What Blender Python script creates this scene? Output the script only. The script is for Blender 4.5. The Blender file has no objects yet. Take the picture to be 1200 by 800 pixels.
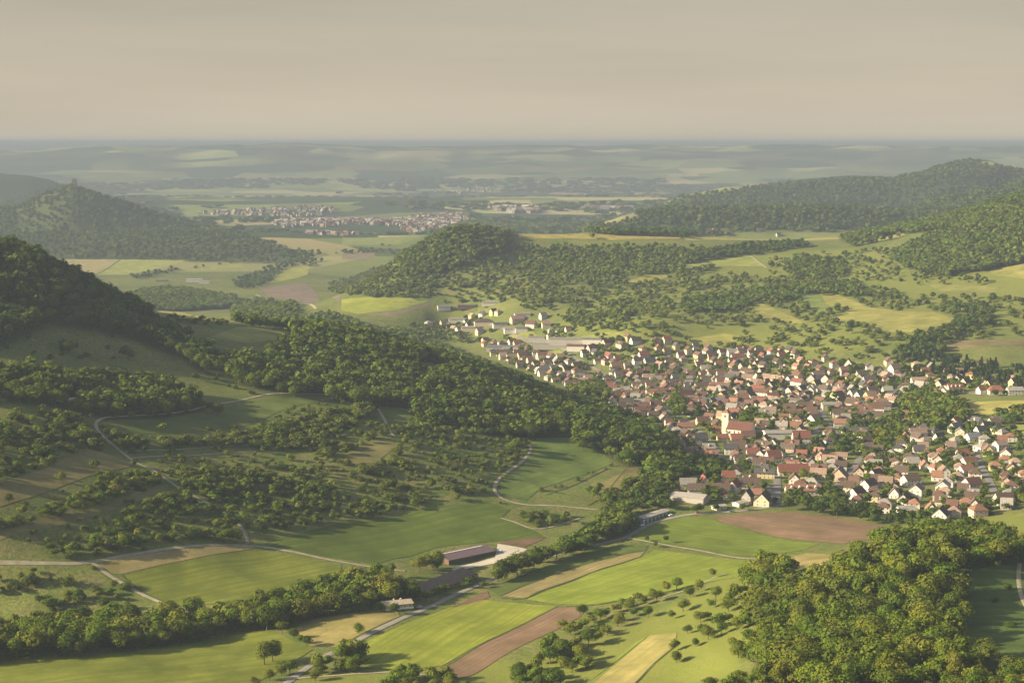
import bpy, bmesh, math, random
import numpy as np
from mathutils import Vector, Matrix
from mathutils.geometry import delaunay_2d_cdt

random.seed(7)
rng = np.random.default_rng(11)
SC = bpy.context.scene
COL = SC.collection

# ------------------------------------------------------------------ camera
CAM_Z = 300.0
F = 2000.0                       # focal length in photo pixels (photo is 1200 px wide)
TILT = math.atan(233.0 / F)      # level line of sight sits at row 167
cam_d = bpy.data.cameras.new('camera')
cam = bpy.data.objects.new('camera', cam_d)
COL.objects.link(cam)
cam_d.sensor_width = 36.0
cam_d.lens = F / 1200.0 * 36.0
cam_d.clip_start = 1.0
cam_d.clip_end = 200000.0
cam.location = (0, 0, CAM_Z)
cam.rotation_euler = (math.radians(90) - TILT, 0, 0)
SC.camera = cam

HAZE_COL = (.24, .295, .385, 1)
HAZE_DENS = 0.98e-4
# ------------------------------------------------------------------ sky, sun, exposure
SUN_EL = math.radians(21.0)
SUN_TO_LEFT = -12.0               # sun stands to the left; degrees beyond square-left (negative: a little behind the camera)
_h = math.radians(SUN_TO_LEFT)
SUN_VEC = Vector((-math.cos(_h) * math.cos(SUN_EL), math.sin(_h) * math.cos(SUN_EL), math.sin(SUN_EL)))
world = bpy.data.worlds.new('World')
SC.world = world
world.use_nodes = True
wn, wl = world.node_tree.nodes, world.node_tree.links
wn.clear()
w_out = wn.new('ShaderNodeOutputWorld')
w_bg = wn.new('ShaderNodeBackground')
w_bg.inputs['Strength'].default_value = 0.066
sky = wn.new('ShaderNodeTexSky')
sky.sky_type = 'NISHITA'
sky.sun_disc = False
sky.sun_elevation = SUN_EL
sky.sun_rotation = math.atan2(SUN_VEC.x, SUN_VEC.y)
sky.altitude = 700
sky.air_density = 1.0
sky.dust_density = 6.0
sky.ozone_density = 1.0
# thin high veil of cloud: warm grey, in soft level streaks
geo = wn.new('ShaderNodeTexCoord')
mp = wn.new('ShaderNodeMapping'); mp.inputs['Scale'].default_value = (1.3, 1.3, 15.0)
nz = wn.new('ShaderNodeTexNoise'); nz.inputs['Scale'].default_value = 2.2; nz.inputs['Detail'].default_value = 5.0; nz.inputs['Roughness'].default_value = 0.55
rmp = wn.new('ShaderNodeMapRange'); rmp.inputs['From Min'].default_value = 0.3; rmp.inputs['From Max'].default_value = 0.75
rmp.inputs['To Min'].default_value = 0.0; rmp.inputs['To Max'].default_value = 1.0
veil = wn.new('ShaderNodeMix'); veil.data_type = 'RGBA'
veil.inputs['A'].default_value = (3.64, 3.20, 2.47, 1)
veil.inputs['B'].default_value = (2.46, 2.17, 1.68, 1)
mx = wn.new('ShaderNodeMix'); mx.data_type = 'RGBA'; 
wl.new(geo.outputs['Generated'], mp.inputs['Vector']); wl.new(mp.outputs['Vector'], nz.inputs['Vector'])
sxyz = wn.new('ShaderNodeSeparateXYZ'); wl.new(geo.outputs['Generated'], sxyz.inputs[0])
elev = wn.new('ShaderNodeMapRange'); wl.new(sxyz.outputs['Z'], elev.inputs['Value'])
elev.inputs['From Min'].default_value = 0.0; elev.inputs['From Max'].default_value = 0.075; elev.inputs['To Min'].default_value = 0.0; elev.inputs['To Max'].default_value = 0.75
addf = wn.new('ShaderNodeMath'); addf.operation = 'ADD'; addf.use_clamp = True
wl.new(nz.outputs['Fac'], rmp.inputs['Value']); wl.new(rmp.outputs['Result'], addf.inputs[0]); wl.new(elev.outputs['Result'], addf.inputs[1]); wl.new(addf.outputs[0], veil.inputs['Factor'])
# the veil thins out towards the zenith
thin = wn.new('ShaderNodeMapRange'); wl.new(sxyz.outputs['Z'], thin.inputs['Value'])
thin.inputs['From Min'].default_value = 0.08; thin.inputs['From Max'].default_value = 0.40; thin.inputs['To Min'].default_value = 0.88; thin.inputs['To Max'].default_value = 0.15
wl.new(thin.outputs['Result'], mx.inputs['Factor'])
rmp.inputs['To Min'].default_value = -0.06; rmp.inputs['To Max'].default_value = 0.34
wl.new(sky.outputs['Color'], mx.inputs['A']); wl.new(veil.outputs['Result'], mx.inputs['B'])
wl.new(mx.outputs['Result'], w_bg.inputs['Color']); wl.new(w_bg.outputs['Background'], w_out.inputs['Surface'])

sun_d = bpy.data.lights.new('sun', 'SUN')
sun_d.energy = 5.0
sun_d.angle = math.radians(0.55)
sun_d.color = (1.0, 0.84, 0.55)
sun = bpy.data.objects.new('sun', sun_d)
COL.objects.link(sun)
sun.rotation_euler = SUN_VEC.to_track_quat('Z', 'Y').to_euler()
sun.location = (-2000, 500, 1500)

SC.view_settings.view_transform = 'Standard'
SC.view_settings.look = 'None'
SC.view_settings.gamma = 1.0
SC.view_settings.use_curve_mapping = False
SC.view_settings.exposure = 1.58
SC.render.engine = 'CYCLES'
SC.cycles.use_denoising = True
SC.cycles.max_bounces = 5
SC.cycles.diffuse_bounces = 2
SC.cycles.glossy_bounces = 1
SC.cycles.transmission_bounces = 2
SC.cycles.volume_bounces = 0
SC.cycles.transparent_max_bounces = 4

# ------------------------------------------------------------------ projection helpers
CT, ST = math.cos(TILT), math.sin(TILT)
def slopes(u, v):
    """photo pixel -> (X/Y, Z/Y) of its line of sight, Z measured from the eye"""
    u = np.asarray(u, float); v = np.asarray(v, float)
    x = (u - 600.0) / F; yu = -(v - 400.0) / F
    dy = CT + yu * ST; dz = -ST + yu * CT
    return x / dy, dz / dy
def project(X, Y, Z):
    """world point (Z from ground datum) -> photo pixel"""
    zr = Z - CAM_Z
    d = Y * CT - zr * ST; up = Y * ST + zr * CT
    return 600.0 + F * X / d, 400.0 - F * up / d

# ------------------------------------------------------------------ noise
def _hash(ix, iy, seed):
    h = (ix.astype(np.int64) * 374761393 + iy.astype(np.int64) * 668265263 + seed * 1274126177) & 0xffffffff
    h = ((h ^ (h >> 13)) * 1274126177) & 0xffffffff
    return ((h ^ (h >> 16)) & 0xffff) / 65535.0
def vnoise(x, y, seed=0):
    ix = np.floor(x); iy = np.floor(y); fx = x - ix; fy = y - iy
    fx = fx * fx * (3 - 2 * fx); fy = fy * fy * (3 - 2 * fy)
    a = _hash(ix, iy, seed); b = _hash(ix + 1, iy, seed); c = _hash(ix, iy + 1, seed); d = _hash(ix + 1, iy + 1, seed)
    return (a * (1 - fx) + b * fx) * (1 - fy) + (c * (1 - fx) + d * fx) * fy
def fbm(x, y, seed=0, oct=4):
    s = 0; a = 0.5
    for k in range(oct):
        s = s + a * vnoise(x * 2 ** k, y * 2 ** k, seed + k * 17); a *= 0.5
    return s

# ------------------------------------------------------------------ terrain
# (u, v, depth) of ground points read off the photo: hillsides and crests (trees taken off), except unseen ground left of frame, shaped for the sun
P_DEPTH = [
 (0,292,1720),(60,312,1740),(110,345,1760),(150,362,1800),(200,368,1900),(280,388,1800),(340,388,1880),(410,392,1900),(480,412,1900),
 (550,438,1830),(600,462,1790),(650,480,1740),(700,500,1670),(750,522,1590),(795,560,1475),
 (-150,300,1720),(-420,345,1700),(-700,370,1600),  # unseen ridge left of frame, kept low so sun reaches the hillside
 (0,340,1620),(0,400,1520),(100,400,1600),(180,400,1650),(0,460,1380),(0,550,1220),(0,620,1140),(150,430,1570),(150,460,1480),(150,550,1280),(150,620,1180),
 (300,420,1690),(300,460,1570),(300,550,1350),(300,620,1225),(450,450,1680),(450,500,1510),(450,560,1375),(600,500,1610),(600,560,1430),
 (700,540,1535),(-200,430,1420),(-200,560,1150),(-420,470,1330),(-420,570,1080),
 # near spur at the lower right
 (1000,700,930),(1000,650,1060),(1120,650,1020),(900,710,985),(850,750,930),(800,795,890),(950,780,800),(1100,790,770),(1195,795,760),
 (1170,710,930),(1190,660,1060),(1190,615,1230),(1300,640,1080),(1300,760,800),(1450,680,950),
 # slopes behind the village, on the right
 (1000,405,2300),(1000,370,2560),(1000,330,2900),(950,297,3250),(900,282,3600),(1100,292,3080),(1100,340,2750),(1190,235,3300),(1150,278,3050),
 (1190,325,2780),(1180,400,2280),(1190,440,2060),(1190,480,1830),(1100,262,3350),(1050,270,3450),(1350,200,3200),(1350,330,2600),(1350,450,2000),(1550,250,3000),(1550,400,2300),
 (850,370,2620),(920,350,2780),
 # middle plateau, its nose and its flank
 (600,274,3420),(700,275,3420),(800,279,3420),(850,279,3480),(600,300,3280),(700,305,3250),(545,268,3350),(510,280,3340),(480,297,3320),(440,322,3280),(405,343,3250),
 (600,330,3060),(600,358,2870),(500,368,2960),(700,350,2880),(750,390,2500),(800,335,2960),(850,305,3230),(760,330,3000),(680,380,2640),
]
# (u, v, height relative to the eye): the valley floor
P_HEIGHT = [
 (0,690,-292),(0,760,-298),(150,690,-295),(150,780,-299),(300,690,-299),(300,790,-300),(450,650,-299),(450,790,-300),(450,720,-300),(600,620,-299),(600,720,-301),
 (600,795,-299),(720,600,-299),(750,660,-301),(750,740,-292),(700,790,-292),(800,620,-301),(900,620,-300),(900,660,-296),(1020,622,-297),
 (820,560,-301),(900,560,-301),(1000,560,-300),(1100,590,-297),(1190,580,-293),(1100,530,-299),(1180,530,-294),(1000,500,-302),(900,500,-304),(800,480,-307),
 (900,440,-306),(1000,440,-301),(1100,470,-298),(800,420,-309),(700,420,-312),(640,400,-314),(580,395,-318),(520,385,-321),(450,358,-326),(400,360,-330),(430,400,-318),
 (350,342,-340),(330,322,-349),(200,313,-354),(100,312,-354),(250,330,-346),(160,330,-346),(400,300,-356),(470,282,-362),(400,265,-372),(300,262,-375),(500,262,-374),
 (-150,320,-350),(-300,700,-290),(-300,780,-297),
]
# (X/Y, Y, height relative to the eye): ground the photo does not show, behind crests and under the camera
P_HIDDEN = [
 (-0.03,2350,-316),(-0.1,2500,-322),(-0.16,2700,-328),(0.03,2150,-312),(-0.25,2600,-315),(-0.3,2050,-240),(-0.45,2100,-270),(-0.22,2050,-255),(-0.35,3000,-330),(-0.3,3600,-345),
 (0.09,1640,-303),(0.06,1800,-306),
 (0.05,4100,-330),(0.1,4300,-340),(-0.02,4000,-345),(0.18,4300,-300),(0.26,4300,-270),(0.34,4200,-200),(0.1,5200,-370),(0.25,5200,-360),(0.5,4500,-220),
 (0.25,1250,-292),(0.3,1330,-290),
 (0,700,-272),(-0.3,700,-275),(0.2,650,-240),(0.35,600,-215),(0,500,-225),(-0.4,500,-230),(0.3,450,-170),(0,350,-150),(-0.4,350,-160),(0.4,330,-130),(-0.6,800,-260),(0.6,700,-200),
 (-0.6,1500,-210),(-0.62,2200,-250),(-0.6,3200,-330),(0.6,1500,-230),(0.62,2400,-150),(0.62,3500,-90),
 (-0.6,5000,-350),(-0.3,5000,-362),(-0.1,6000,-372),(0.1,6500,-380),(0.3,6500,-380),(0.6,6000,-330),
 (-0.6,8500,-395),(-0.3,8500,-395),(0,8500,-392),(0.3,8500,-395),(0.6,8500,-395),(-0.6,14000,-400),(-0.2,14000,-400),(0.2,14000,-400),(0.6,14000,-400),
 (-0.6,30000,-400),(-0.2,30000,-400),(0.2,30000,-400),(0.6,30000,-400),(-0.4,60000,-400),(0.4,60000,-400),
]
cp = []
for (u, v, d) in P_DEPTH:
    a, s = slopes(u, v); cp.append((float(a), d, float(s) * d))
for (u, v, z) in P_HEIGHT:
    a, s = slopes(u, v); cp.append((float(a), z / float(s), z))
for (a, d, z) in P_HIDDEN:
    cp.append((a, d, z))
cp = np.array(cp)
ctr = np.stack([np.arctan(cp[:, 0]), np.log(cp[:, 1])], 1)
def _phi(r2):
    return 0.5 * r2 * np.log(r2 + 1e-12)
_n = len(ctr)
_d2 = ((ctr[:, None, :] - ctr[None, :, :]) ** 2).sum(2)
_A = np.zeros((_n + 3, _n + 3)); _A[:_n, :_n] = _phi(_d2) + np.eye(_n) * 2e-5
_A[:_n, _n] = 1; _A[:_n, _n + 1:] = ctr; _A[_n:, :_n] = _A[:_n, _n:].T
_w = np.linalg.solve(_A, np.concatenate([cp[:, 2], np.zeros(3)]))
def tps(a, l):
    out = _w[_n] + _w[_n + 1] * a + _w[_n + 2] * l
    for k in range(_n):
        out = out + _w[k] * _phi((a - ctr[k, 0]) ** 2 + (l - ctr[k, 1]) ** 2)
    return out

NA, NL = 620, 1040
AT = np.linspace(-0.62, 0.62, NA)                # X/Y
LT = np.concatenate([np.linspace(math.log(300), math.log(7000), 900), np.linspace(math.log(7000), math.log(60000), NL - 899)[1:]])
GA, GL = np.meshgrid(AT, LT)
GY = np.exp(GL); GX = GA * GY
# thin-plate evaluation on a coarser grid, then interpolated (it is smooth)
ca = np.linspace(-0.62, 0.62, 156); cl = np.linspace(LT[0], LT[-1], 330)
CA, CL = np.meshgrid(ca, cl)
CZ = tps(np.arctan(CA), CL)
def bil(xs, ys, Zg, x, y):
    fx = np.clip((x - xs[0]) / (xs[1] - xs[0]), 0, len(xs) - 1.001); fy = np.clip((y - ys[0]) / (ys[1] - ys[0]), 0, len(ys) - 1.001)
    i = fx.astype(int); j = fy.astype(int); fx = fx - i; fy = fy - j
    return (Zg[j, i] * (1 - fx) + Zg[j, i + 1] * fx) * (1 - fy) + (Zg[j + 1, i] * (1 - fx) + Zg[j + 1, i + 1] * fx) * fy
GZ = bil(ca, cl, CZ, GA, GL)
GZ = np.where(GY > 9000, np.minimum(GZ, -385), GZ)
near = np.clip((4200 - GY) / 2000, 0, 1)
GZ = GZ + near * ((fbm(GX / 90, GY / 90, 3, 3) - 0.44) * 7.0)
far = np.clip((GY - 5000) / 3000, 0, 1)
GZ = GZ + far * (fbm(GX / 1500, GY / 1500, 5, 3) - 0.44) * 34

def ridge(pts, Y0, wf, wb, rough=0.0, seed=1):
    """raise a ridge whose crest follows the photo's skyline pts at distance Y0"""
    global GZ
    u = [p[0] for p in pts]; v = [p[1] for p in pts]
    a, s = slopes(u, v)
    zt = np.interp(GA, a, s * Y0)
    dl = GL - math.log(Y0)
    g = np.where(dl < 0, np.exp(-(dl / wf) ** 2), np.exp(-(dl / wb) ** 2))
    if rough:
        zt = zt + rough * (fbm(GX / 240, GY / 240, seed, 3) - 0.45)
        g = np.clip(g * (1 + 0.35 * (fbm(GX / 420, GY / 420, seed + 3, 3) - 0.45)), 0, 1)
    up = np.maximum(zt - GZ, 0)
    GZ = GZ + up * g
# Castle hill, on the left
ridge([(-250,262),(-80,246),(0,243),(15,245),(30,240),(47,230),(66,220),(85,215),(105,222),(130,232),(160,242),(185,251),(215,259),(250,268),(300,278),(340,290),(370,298),(400,320)], 5900, 0.10, 0.10, 10, 31)
# wooded mountain on the right and the lower ridges before it
ridge([(690,262),(745,248),(770,240),(800,229),(850,219),(900,215),(950,210),(1000,206),(1050,208),(1075,201),(1098,190),(1115,186),(1130,184.5),(1150,185.5),(1165,189),(1182,198),(1215,203),(1400,205),(1700,200)], 6700, 0.10, 0.12, 4, 41)
ridge([(640,300),(690,268),(730,254),(780,248),(850,246),(950,245),(1050,250),(1120,262)], 4900, 0.07, 0.09, 8, 51)
ridge([(960,275),(1020,262),(1060,248),(1100,236),(1150,226),(1200,216),(1300,200),(1700,190)], 5300, 0.08, 0.09, 8, 61)
# hills far out on the plain and the skyline
ridge([(-400,196),(0,203),(35,206),(62,212),(90,232)], 8800, 0.10, 0.12, 6, 71)
ridge([(-900,183.4),(-200,179),(0,176.8),(60,174.6),(110,171.3),(150,171.3),(200,171.8),(257,170.2),(310,168),(345,167.4),(400,170.2),(470,171.8),(530,171.3),(613,170.2),(700,170.8),(760,169.6),(830,170.8),(930,169.1),(1050,171.3),(1200,170.2),(1500,172.4),(2000,174.6)], 16500, 0.14, 0.2, 14, 81)
ridge([(-900,170.2),(100,169.2),(300,168.8),(380,168),(460,168.6),(520,168),(640,167.4),(700,167.8),(760,167.2),(830,167.7),(900,168.1),(1040,167.3),(1120,167.9),(1200,167.5),(1800,169.2)], 30000, 0.2, 0.3, 0, 91)

GZW = GZ + CAM_Z
_la0, _la1 = AT[0], AT[1] - AT[0]
def ground(X, Y):
    X = np.asarray(X, float); Y = np.asarray(Y, float)
    l = np.log(np.clip(Y, 301, 59000)); a = X / np.maximum(Y, 1)
    fj = np.interp(l, LT, np.arange(NL)); fi = np.clip((a - _la0) / _la1, 0, NA - 1.001)
    j = np.clip(fj.astype(int), 0, NL - 2); i = fi.astype(int); fj = fj - j; fi = fi - i
    return (GZW[j, i] * (1 - fi) + GZW[j, i + 1] * fi) * (1 - fj) + (GZW[j + 1, i] * (1 - fi) + GZW[j + 1, i + 1] * fi) * fj
# running skyline seen from the eye, for telling what hidden ground is
HOR = np.maximum.accumulate(GZ / GY, axis=0)
def hidden_by_ground(X, Y, Z, slack=0.0):
    l = np.log(Y) - 0.012; fj = np.interp(l, LT, np.arange(NL)).astype(int)
    i = np.clip(np.round((X / Y - _la0) / _la1), 0, NA - 1).astype(int)
    return (Z + slack - CAM_Z) / Y < HOR[fj, i]
_RY = np.exp(np.linspace(math.log(600), math.log(40000), 2600))
def pick(u, v):
    """photo pixels -> points on the terrain"""
    u = np.atleast_1d(np.asarray(u, float)); v = np.atleast_1d(np.asarray(v, float))
    a, s = slopes(u, v)
    out = np.zeros((len(u), 3))
    for k in range(len(u)):
        z = ground(a[k] * _RY, _RY) - CAM_Z
        below = np.nonzero(s[k] * _RY <= z)[0]
        j = below[0] if len(below) else len(_RY) - 1
        if j > 0:
            y0, y1 = _RY[j - 1], _RY[j]; e0 = s[k] * y0 - z[j - 1]; e1 = s[k] * y1 - z[j]
            y = y0 + (y1 - y0) * (e0 / (e0 - e1) if abs(e0 - e1) > 1e-9 else 0)
        else:
            y = _RY[0]
        out[k] = (a[k] * y, y, float(ground(a[k] * y, y)))
    return out

# ------------------------------------------------------------------ materials
def new_mat(name):
    m = bpy.data.materials.new(name); m.use_nodes = True
    m.node_tree.nodes.clear()
    return m, m.node_tree.nodes, m.node_tree.links
def N(nt, t, **kw):
    n = nt.new(t)
    for k, v in kw.items(): setattr(n, k, v)
    return n
def mixc(nt, ln, fac, a, b, blend='MIX'):
    m = nt.new('ShaderNodeMix'); m.data_type = 'RGBA'; m.blend_type = blend
    for sock, val in (('Factor', fac), ('A', a), ('B', b)):
        if hasattr(val, 'is_output'): ln.new(val, m.inputs[sock])
        elif sock == 'Factor': m.inputs[sock].default_value = val
        else: m.inputs[sock].default_value = (*val, 1) if len(val) == 3 else val
    return m.outputs['Result']
def noise(nt, ln, vec, scale, detail=3, rough=0.55):
    n = nt.new('ShaderNodeTexNoise'); n.inputs['Scale'].default_value = scale; n.inputs['Detail'].default_value = detail; n.inputs['Roughness'].default_value = rough
    ln.new(vec, n.inputs['Vector']); return n.outputs['Fac']
def ramp(nt, ln, val, lo, hi, a=0.0, b=1.0):
    r = nt.new('ShaderNodeMapRange'); ln.new(val, r.inputs['Value'])
    r.inputs['From Min'].default_value = lo; r.inputs['From Max'].default_value = hi; r.inputs['To Min'].default_value = a; r.inputs['To Max'].default_value = b
    return r.outputs['Result']
def finish(nt, ln, color, rough=0.9, spec=0.1, bump=None):
    p = nt.new('ShaderNodeBsdfPrincipled'); o = nt.new('ShaderNodeOutputMaterial')
    if hasattr(color, 'is_output'): ln.new(color, p.inputs['Base Color'])
    else: p.inputs['Base Color'].default_value = (*color, 1)
    p.inputs['Roughness'].default_value = rough; p.inputs['Specular IOR Level'].default_value = spec
    if bump is not None: ln.new(bump, p.inputs['Normal'])
    ln.new(p.outputs['BSDF'], o.inputs['Surface'])
def bump(nt, ln, h, strength, dist):
    b = nt.new('ShaderNodeBump'); b.inputs['Strength'].default_value = strength; b.inputs['Distance'].default_value = dist
    ln.new(h, b.inputs['Height']); return b.outputs['Normal']

# meadow ground: greens and dry straw in patches; attribute 'plain' turns on the patchwork of far fields
M_GROUND, nt, ln = new_mat('meadow_ground')
pos = nt.new('ShaderNodeNewGeometry').outputs['Position']
n1 = noise(nt, ln, pos, 1 / 70, 4); n2 = noise(nt, ln, pos, 1 / 14, 4, .65); n3 = noise(nt, ln, pos, 1 / 2.6, 3, .7); n4 = noise(nt, ln, pos, 1 / 230, 3)
c = mixc(nt, ln, ramp(nt, ln, n1, .38, .62), (.100, .136, .030), (.155, .178, .045))
c = mixc(nt, ln, ramp(nt, ln, n2, .44, .66), c, (.195, .172, .068))
c = mixc(nt, ln, ramp(nt, ln, n4, .5, .7, 0, .5), c, (.066, .098, .024))
c = mixc(nt, ln, ramp(nt, ln, n3, .42, .68, 0, .75), c, (.050, .072, .020))
vor = nt.new('ShaderNodeTexVoronoi'); vor.inputs['Scale'].default_value = 1.0
mpp = nt.new('ShaderNodeMapping'); mpp.inputs['Scale'].default_value = (1 / 520, 1 / 260, 0); mpp.inputs['Rotation'].default_value = (0, 0, .22)
ln.new(pos, mpp.inputs['Vector']); ln.new(mpp.outputs['Vector'], vor.inputs['Vector'])
cr = nt.new('ShaderNodeValToRGB'); cr.color_ramp.interpolation = 'CONSTANT'
for e, (p, col) in enumerate([(0, (.035, .055, .022)), (.28, (.12, .15, .045)), (.44, (.27, .23, .11)), (.56, (.16, .20, .055)), (.70, (.34, .31, .15)), (.80, (.045, .065, .028)), (.92, (.24, .27, .085))]):
    el = cr.color_ramp.elements[e] if e < 2 else cr.color_ramp.elements.new(p)
    el.position = p; el.color = (*col, 1)
sep = nt.new('ShaderNodeSeparateColor'); ln.new(vor.outputs['Color'], sep.inputs['Color']); ln.new(sep.outputs['Red'], cr.inputs['Fac'])
at = nt.new('ShaderNodeAttribute'); at.attribute_name = 'plain'
c = mixc(nt, ln, at.outputs['Fac'], c, cr.outputs['Color'])
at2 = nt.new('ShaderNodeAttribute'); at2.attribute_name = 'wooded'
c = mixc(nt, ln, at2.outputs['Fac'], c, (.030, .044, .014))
at3 = nt.new('ShaderNodeAttribute'); at3.attribute_name = 'sunlit_tint'
c = mixc(nt, ln, at3.outputs['Fac'], c, (.165, .185, .038))  # brighter colour painted in where meadows lie in sun
hh = noise(nt, ln, pos, 1 / 1.7, 4, .7)
finish(nt, ln, c, .95, .05, bump(nt, ln, hh, .55, .7))

# sown fields: object colour with rows and mottling
def field_mat(name, row_w, row_amt, mottle):
    m, nt, ln = new_mat(name)
    pos = nt.new('ShaderNodeNewGeometry').outputs['Position']
    oi = nt.new('ShaderNodeObjectInfo').outputs['Color']
    at = nt.new('ShaderNodeAttribute'); at.attribute_name = 'row'
    w = nt.new('ShaderNodeTexNoise'); w.noise_dimensions = '1D'; w.inputs['Scale'].default_value = 1.0; w.inputs['Detail'].default_value = 3
    mu = nt.new('ShaderNodeMath'); mu.operation = 'MULTIPLY'; mu.inputs[1].default_value = 1 / row_w
    ln.new(at.outputs['Fac'], mu.inputs[0]); ln.new(mu.outputs[0], w.inputs['W'])
    # wheel tracks every 18 m
    md = nt.new('ShaderNodeMath'); md.operation = 'PINGPONG'; md.inputs[1].default_value = 9.0; ln.new(at.outputs['Fac'], md.inputs[0])
    track = ramp(nt, ln, md.outputs[0], .45, 1.0, 1, 0)
    a = noise(nt, ln, pos, 1 / 24, 4, .6); b = noise(nt, ln, pos, 1 / 3.2, 3, .7)
    dark = mixc(nt, ln, 1.0, oi, (.62, .66, .60), 'MULTIPLY'); light = mixc(nt, ln, 1.0, oi, (1.25, 1.18, 1.25), 'MULTIPLY')
    c = mixc(nt, ln, ramp(nt, ln, a, .34, .68, .5 - mottle, .5 + mottle), dark, light)
    c = mixc(nt, ln, ramp(nt, ln, w.outputs['Fac'], .38, .62, 0, row_amt), c, dark)
    c = mixc(nt, ln, ramp(nt, ln, b, .45, .75, 0, .35), c, dark)
    tm = nt.new('ShaderNodeMath'); tm.operation = 'MULTIPLY'; tm.inputs[1].default_value = row_amt * .7; ln.new(track, tm.inputs[0])
    c = mixc(nt, ln, tm.outputs[0], c, dark)
    finish(nt, ln, c, .95, .05, bump(nt, ln, b, .4, .35))
    return m
M_CROP = field_mat('crop_rows', 3.6, .62, .42)
M_SOIL = field_mat('ploughed_soil', 3.4, .6, .40)
M_GRASS = field_mat('mown_grass', 5.5, .42, .5)
def road_mat(name, col, edge):
    m, nt, ln = new_mat(name)
    pos = nt.new('ShaderNodeNewGeometry').outputs['Position']
    a = noise(nt, ln, pos, 1 / 7, 4, .65)
    c = mixc(nt, ln, ramp(nt, ln, a, .35, .7), col, edge)
    finish(nt, ln, c, .9, .15)
    return m
M_ROAD = road_mat('worn_asphalt', (.26, .24, .205), (.20, .185, .16))
M_PATH = road_mat('gravel_track', (.33, .29, .215), (.20, .185, .11))
M_YARD = road_mat('pale_gravel', (.46, .42, .35), (.38, .34, .28))
M_BANK = road_mat('rough_grass_bank', (.045, .060, .018), (.075, .085, .026))
M_STREET = road_mat('grey_asphalt', (.20, .19, .175), (.15, .145, .13))

# foliage: a leaf surface that lets some light through; colour from the object or from a point attribute
def leaf_mat(name, src):
    m, nt, ln = new_mat(name)
    pos = nt.new('ShaderNodeNewGeometry').outputs['Position']
    if src == 'object':
        col = nt.new('ShaderNodeObjectInfo').outputs['Color']
    else:
        a = nt.new('ShaderNodeAttribute'); a.attribute_name = 'tint'; col = a.outputs['Color']
    f = noise(nt, ln, pos, 1 / 1.3, 3, .7)
    dark = mixc(nt, ln, 1.0, col, (.70, .73, .70), 'MULTIPLY'); light = mixc(nt, ln, 1.0, col, (1.30, 1.24, 1.1), 'MULTIPLY')
    c = mixc(nt, ln, ramp(nt, ln, f, .32, .68), dark, light)
    d = nt.new('ShaderNodeBsdfDiffuse'); t = nt.new('ShaderNodeBsdfTranslucent'); s = nt.new('ShaderNodeMixShader'); o = nt.new('ShaderNodeOutputMaterial')
    s.inputs['Fac'].default_value = .36
    ln.new(c, d.inputs['Color']); ln.new(mixc(nt, ln, 1.0, c, (1.25, 1.2, .75), 'MULTIPLY'), t.inputs['Color'])
    ln.new(d.outputs[0], s.inputs[1]); ln.new(t.outputs[0], s.inputs[2]); ln.new(s.outputs[0], o.inputs['Surface'])
    return m
M_LEAF = leaf_mat('leaves', 'object')
M_WOODS = leaf_mat('woods_leaves', 'tint')
M_BARK, nt, ln = new_mat('bark')
pos = nt.new('ShaderNodeNewGeometry').outputs['Position']
finish(nt, ln, mixc(nt, ln, noise(nt, ln, pos, 3), (.07, .055, .04), (.13, .11, .085)), .95, .05)

def obj_mat(name, rough, spec, lo=(.74, .74, .74), hi=(1.15, 1.12, 1.1), scale=1 / 1.1, src='object', strips=0):
    m, nt, ln = new_mat(name)
    pos = nt.new('ShaderNodeNewGeometry').outputs['Position']
    if src == 'object':
        col = nt.new('ShaderNodeObjectInfo').outputs['Color']
    else:
        a = nt.new('ShaderNodeAttribute'); a.attribute_name = 'tint'; col = a.outputs['Color']
    f = noise(nt, ln, pos, scale, 4, .6)
    c = mixc(nt, ln, ramp(nt, ln, f, .3, .7), mixc(nt, ln, 1.0, col, lo, 'MULTIPLY'), mixc(nt, ln, 1.0, col, hi, 'MULTIPLY'))
    finish(nt, ln, c, rough, spec)
    return m
M_ROOF = obj_mat('clay_roof_tiles', .85, .2, (.62, .60, .60), (1.25, 1.2, 1.15), 1 / .9)
M_WALL = obj_mat('rendered_wall', .9, .1, (.86, .84, .80), (1.04, 1.04, 1.04), 1 / 1.6)
M_TINTED = obj_mat('village_surfaces', .88, .15, (.75, .75, .75), (1.12, 1.1, 1.08), 1 / 1.0, 'tint')
M_GLASS, nt, ln = new_mat('window_glass'); finish(nt, ln, (.035, .04, .045), .15, .5)
M_FRAME, nt, ln = new_mat('white_frame'); finish(nt, ln, (.7, .68, .64), .6, .3)
M_METAL, nt, ln = new_mat('dark_metal'); finish(nt, ln, (.08, .08, .085), .5, .4)
M_TYRE, nt, ln = new_mat('tyre_rubber'); finish(nt, ln, (.02, .02, .02), .8, .2)
M_LAMP, nt, ln = new_mat('lamp_lens'); finish(nt, ln, (.6, .58, .5), .2, .5)
M_PAINT = obj_mat('car_paint', .35, .5, (.97, .97, .97), (1.03, 1.03, 1.03), 1)

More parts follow.
